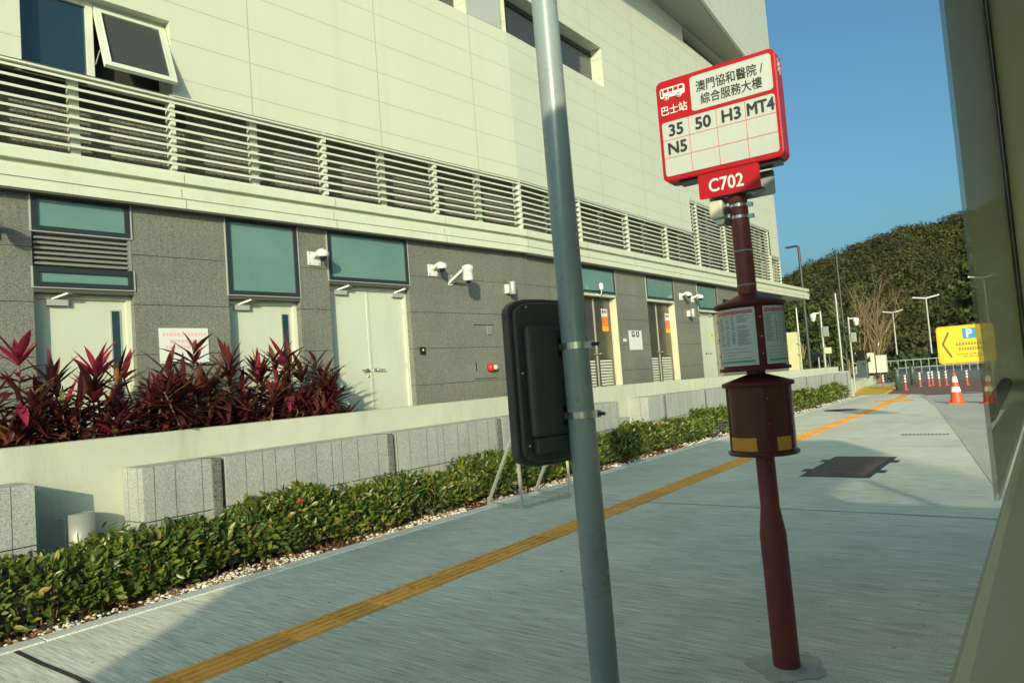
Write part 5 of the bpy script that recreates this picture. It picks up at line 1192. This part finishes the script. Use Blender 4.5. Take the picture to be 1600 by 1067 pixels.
blob_tree('leafy_tree', 'wide green tree at the right edge behind the bus window pane', 90, -1.5, 0, 11, 4.5, .5, 'tree_leaf', 40, 80, 'tree', 'green trees beyond the road')
# bare tree
bt = thing('bare_tree', 'leafless pale brown tree with fanned branches', 'tree', (44.2, 8.15, .3)); g = MB()
def branch(p, d, L, rad, depth):
    p = np.array(p, float); pts = [p]; d = np.array(d, float)
    for k in range(4): d = d + RG.normal(0, .06, 3) + [0, 0, .03]; d /= np.linalg.norm(d); p = p + d * L / 4; pts.append(p)
    g.tube([tuple(q) for q in pts], [rad * (1 - .17 * k) for k in range(5)], 6 if depth < 2 else 4, False)
    if depth < 4:
        for k in range(5 if depth == 0 else 3):
            q = pts[rnd.randint(1 if depth else 0, 4)]; s = np.array([RG.normal(0, .28), RG.normal(-.12, .50), .28]); branch(q, d + s, L * RG.uniform(.55, .85), rad * .52, depth + 1)
for k in range(4): branch((44.2, 8.15, .3), (RG.normal(0, .15), -.38 + .24 * k, 1), 2.4, .085, 0)
g.build('branch', 'bark', bt)

# ------------------------------------------------------------------ wooded hill
sky_pts = np.array([(30, 16), (22, 20), (16.0, 25), (15.16, 26.5), (14.0, 29), (12.4, 31.0), (11.1, 32.2), (9.8, 34), (8.36, 35.4), (7.64, 36.4), (6.6, 35.4), (5.4, 36.2), (4.3, 37), (2.1, 39.5), (.66, 41.5), (-8, 48), (-20, 50)])
def ridge(h): return np.interp(h, sky_pts[::-1, 0], sky_pts[::-1, 1])
def hill_z(h, d): t = np.clip((d - 95) / 135, 0, 1.35); return np.where(t < 1, ridge(h) * (t ** 1.15) - 3.0 * t, ridge(h) - 3.0 - 14 * (t - 1))
hh = np.linspace(-22, 34, 57); dd = np.linspace(95, 275, 28)
Hh, Dd_ = np.meshgrid(hh, dd, indexing='ij'); Zz = hill_z(Hh, Dd_)
V = np.stack([Dd_ * np.cos(np.radians(Hh)), Dd_ * np.sin(np.radians(Hh)), Zz - .13], 2).reshape(-1, 3)
F = np.array([[i * 28 + j, (i + 1) * 28 + j, (i + 1) * 28 + j + 1, i * 28 + j + 1] for i in range(56) for j in range(27)])
structure(np_mesh('hill', V, F, 'hill_soil', smooth=True))
n_ = 2100; h_ = RG.uniform(-14, 22, n_); d_ = np.sqrt(RG.uniform(98 ** 2, 236 ** 2, n_)); z_ = hill_z(h_, d_); r_ = RG.uniform(1.3, 3.2, n_) * RG.uniform(.8, 1.15, n_)
cc = np.stack([d_ * np.cos(np.radians(h_)), d_ * np.sin(np.radians(h_)), z_ + r_ * .55], 1)
def tri_clumps(c, rad, n_each, size, flat):
    c = np.repeat(c, n_each, 0); rr = np.repeat(rad, n_each); k = len(rr)
    d = RG.normal(0, 1, (k, 3)); d /= np.linalg.norm(d, axis=1)[:, None]; d[:, 2] = np.where(d[:, 2] < -.3, -d[:, 2], d[:, 2])
    lump = 1 + .16 * np.sin(d[:, 0] * 5 + c[:, 0]) * np.sin(d[:, 1] * 6 + c[:, 1]) + .12 * np.sin(d[:, 2] * 7 + c[:, 0])
    P = c + d * (rr * lump * RG.uniform(.78, 1.05, k))[:, None] * [1, 1, flat]
    u = np.cross(d, RG.normal(0, 1, (k, 3))) + RG.normal(0, .25, (k, 3)); u /= np.linalg.norm(u, axis=1)[:, None]; w = np.cross(d + RG.normal(0, .45, (k, 3)), u)
    w /= np.linalg.norm(w, axis=1)[:, None]; s = (size * RG.uniform(.5, 1.3, k))[:, None]
    V = np.stack([P - u * s, P + u * s * .8 - w * s * .4, P + w * s], 1).reshape(-1, 3)
    return V, np.arange(3 * k).reshape(-1, 3)
V, F = tri_clumps(cc, r_, 260, .33, .95)
o = stuff(np_mesh('hill_forest', V, F, 'forest_leaf')); o['label'] = 'dense dark wood covering the hillside'

# ------------------------------------------------------------------ the bus the picture is taken from
bus = thing('bus', 'bus with a beige window pillar and sill, seen from its own seat', 'bus', (2.0, -1.2, -.125))
XR, XF, YN, YF = -5.4, 5.5, 0.05, -2.40; ZF, ZS, ZW, ZT = 0.10, 1.453, 2.99, 3.12
g = MB(); g.box(XR, XF, YF, YN + .05, ZF - .12, ZF); g.build('bus_floor', 'bus_floor', bus)
g = MB(); g.box(XR, XF, YF - .03, YN + .055, ZT - .12, ZT); g.build('bus_roof', 'bus_body', bus)
g = MB(); g.box(XR, XR + .08, YF, YN + .05, -.1, ZT - .12); g.build('rear_wall', 'bus_body', bus)
g = MB(); g.box(XF - .08, XF, YF, YN + .05, -.1, 1.0); g.box(XF - .08, XF, YF, YN + .05, 2.6, ZT - .12); g.build('front_wall', 'bus_body', bus)
g = MB(); g.box(XF - .05, XF - .044, YF + .05, YN, 1.0, 2.6); g.build('windscreen', 'bus_tinted_glass', bus)
g = MB()                                                    # kerb side wall: skin below and above the windows
g.box(XR + .08, XF - .08, YN + .012, YN + .05, .03, ZS - .165); g.box(XR + .08, XF - .08, YN + .012, YN + .05, ZW, ZT - .12); g.build('side_wall', 'bus_body', bus)
g = MB(); g.box(XR + .08, XF - .08, YN - .040, YN + .010, ZF, ZS - .03); g.box(XR + .08, XF - .08, YN - .055, YN + .010, ZW, ZT - .12); g.build('side_lining', 'bus_trim', bus)
g = MB(); g.box(XR + .08, 2.17, YN - .045, YN + .0005, ZS - .03, ZS); g.build('window_sill', 'bus_trim', bus, .008)
for x0, x1, dp in ((2.17, 3.2, .10), (-2.2, -2.0, .05), (-4.4, -4.2, .05)):
    g = MB(); g.box(x0, x1, YN - dp, YN + .0015, ZS - .02, ZW); g.build('window_pillar', 'bus_trim', bus, .006)
g = MB(); g.box(2.160, 2.169, YN - .004, YN + .0015, ZS, ZW); g.build('window_seal', 'rubber', bus)
g = MB(); g.box(.80, 2.6, YN + .002, YN + .006, ZS + .001, ZW - .001); g.build('window_pane', 'bus_glass', bus)
for x0, x1 in ((3.201, 5.419), (-4.199, -2.201)):
    g = MB(); g.box(x0, x1, YN + .002, YN + .008, ZS - .02, ZW); g.build('window_pane', 'bus_glass', bus)
g = MB(); g.box(XR + .08, XF - .08, YF, YF + .05, -.05, 0.85); g.box(XR + .08, XF - .08, YF, YF + .05, 2.46, ZT - .12)
for x in (-5.3, -3.2, -1.2, .9, 3.0): g.box(x, x + .14, YF, YF + .05, .85, 2.46)
g.build('far_side_wall', 'bus_trim', bus)
g = MB()
for x in (-5.16, -3.06, -1.06, 1.04, 3.14): g.box(x + .001, min(x + 1.959, 5.41), YF + .02, YF + .026, .851, 2.459)
g.build('far_window', 'bus_tinted_glass', bus)

TSE = Matrix(((0, 0, 1, 1.42), (-1, 0, 0, -.035), (0, 1, 0, 0), (0, 0, 0, 1)))
g = MB(TSE); g.prism(rrect(0, .44, .52, 1.33, .10), 0, .07); st_ = g.build('seat', 'seat_red', bus, .015)
g = MB(); g.box(1.30, 1.72, -.475, -.035, .50, .60); g.build('cushion', 'seat_red', st_, .02); g = MB(); g.box(1.45, 1.60, -.40, -.10, .1, .5); g.build('pedestal', 'rubber', st_)
g = MB(); g.tube([(1.42, -.075, 1.20), (1.42, -.068, 1.356), (1.42, -.061, 1.409), (1.42, -.040, 1.442), (1.42, -.010, 1.468), (1.5, .004, 1.478), (2.2, .004, 1.50)], .014, 10); g.build('grab_rail', 'rubber', bus)
g = MB(); g.tube([(1.42, -.052, 1.424), (1.42, -.040, 1.442), (1.42, -.022, 1.457)], .019, 10); g.box(1.42, 1.44, -.03, .012, 1.365, 1.43); g.build('rail_joint', 'rail_yellow', bus)

for m_ in bpy.data.meshes:
    if m_.users == 0: bpy.data.meshes.remove(m_)
for o in scene.objects:
    if '_wm' in o: del o['_wm']
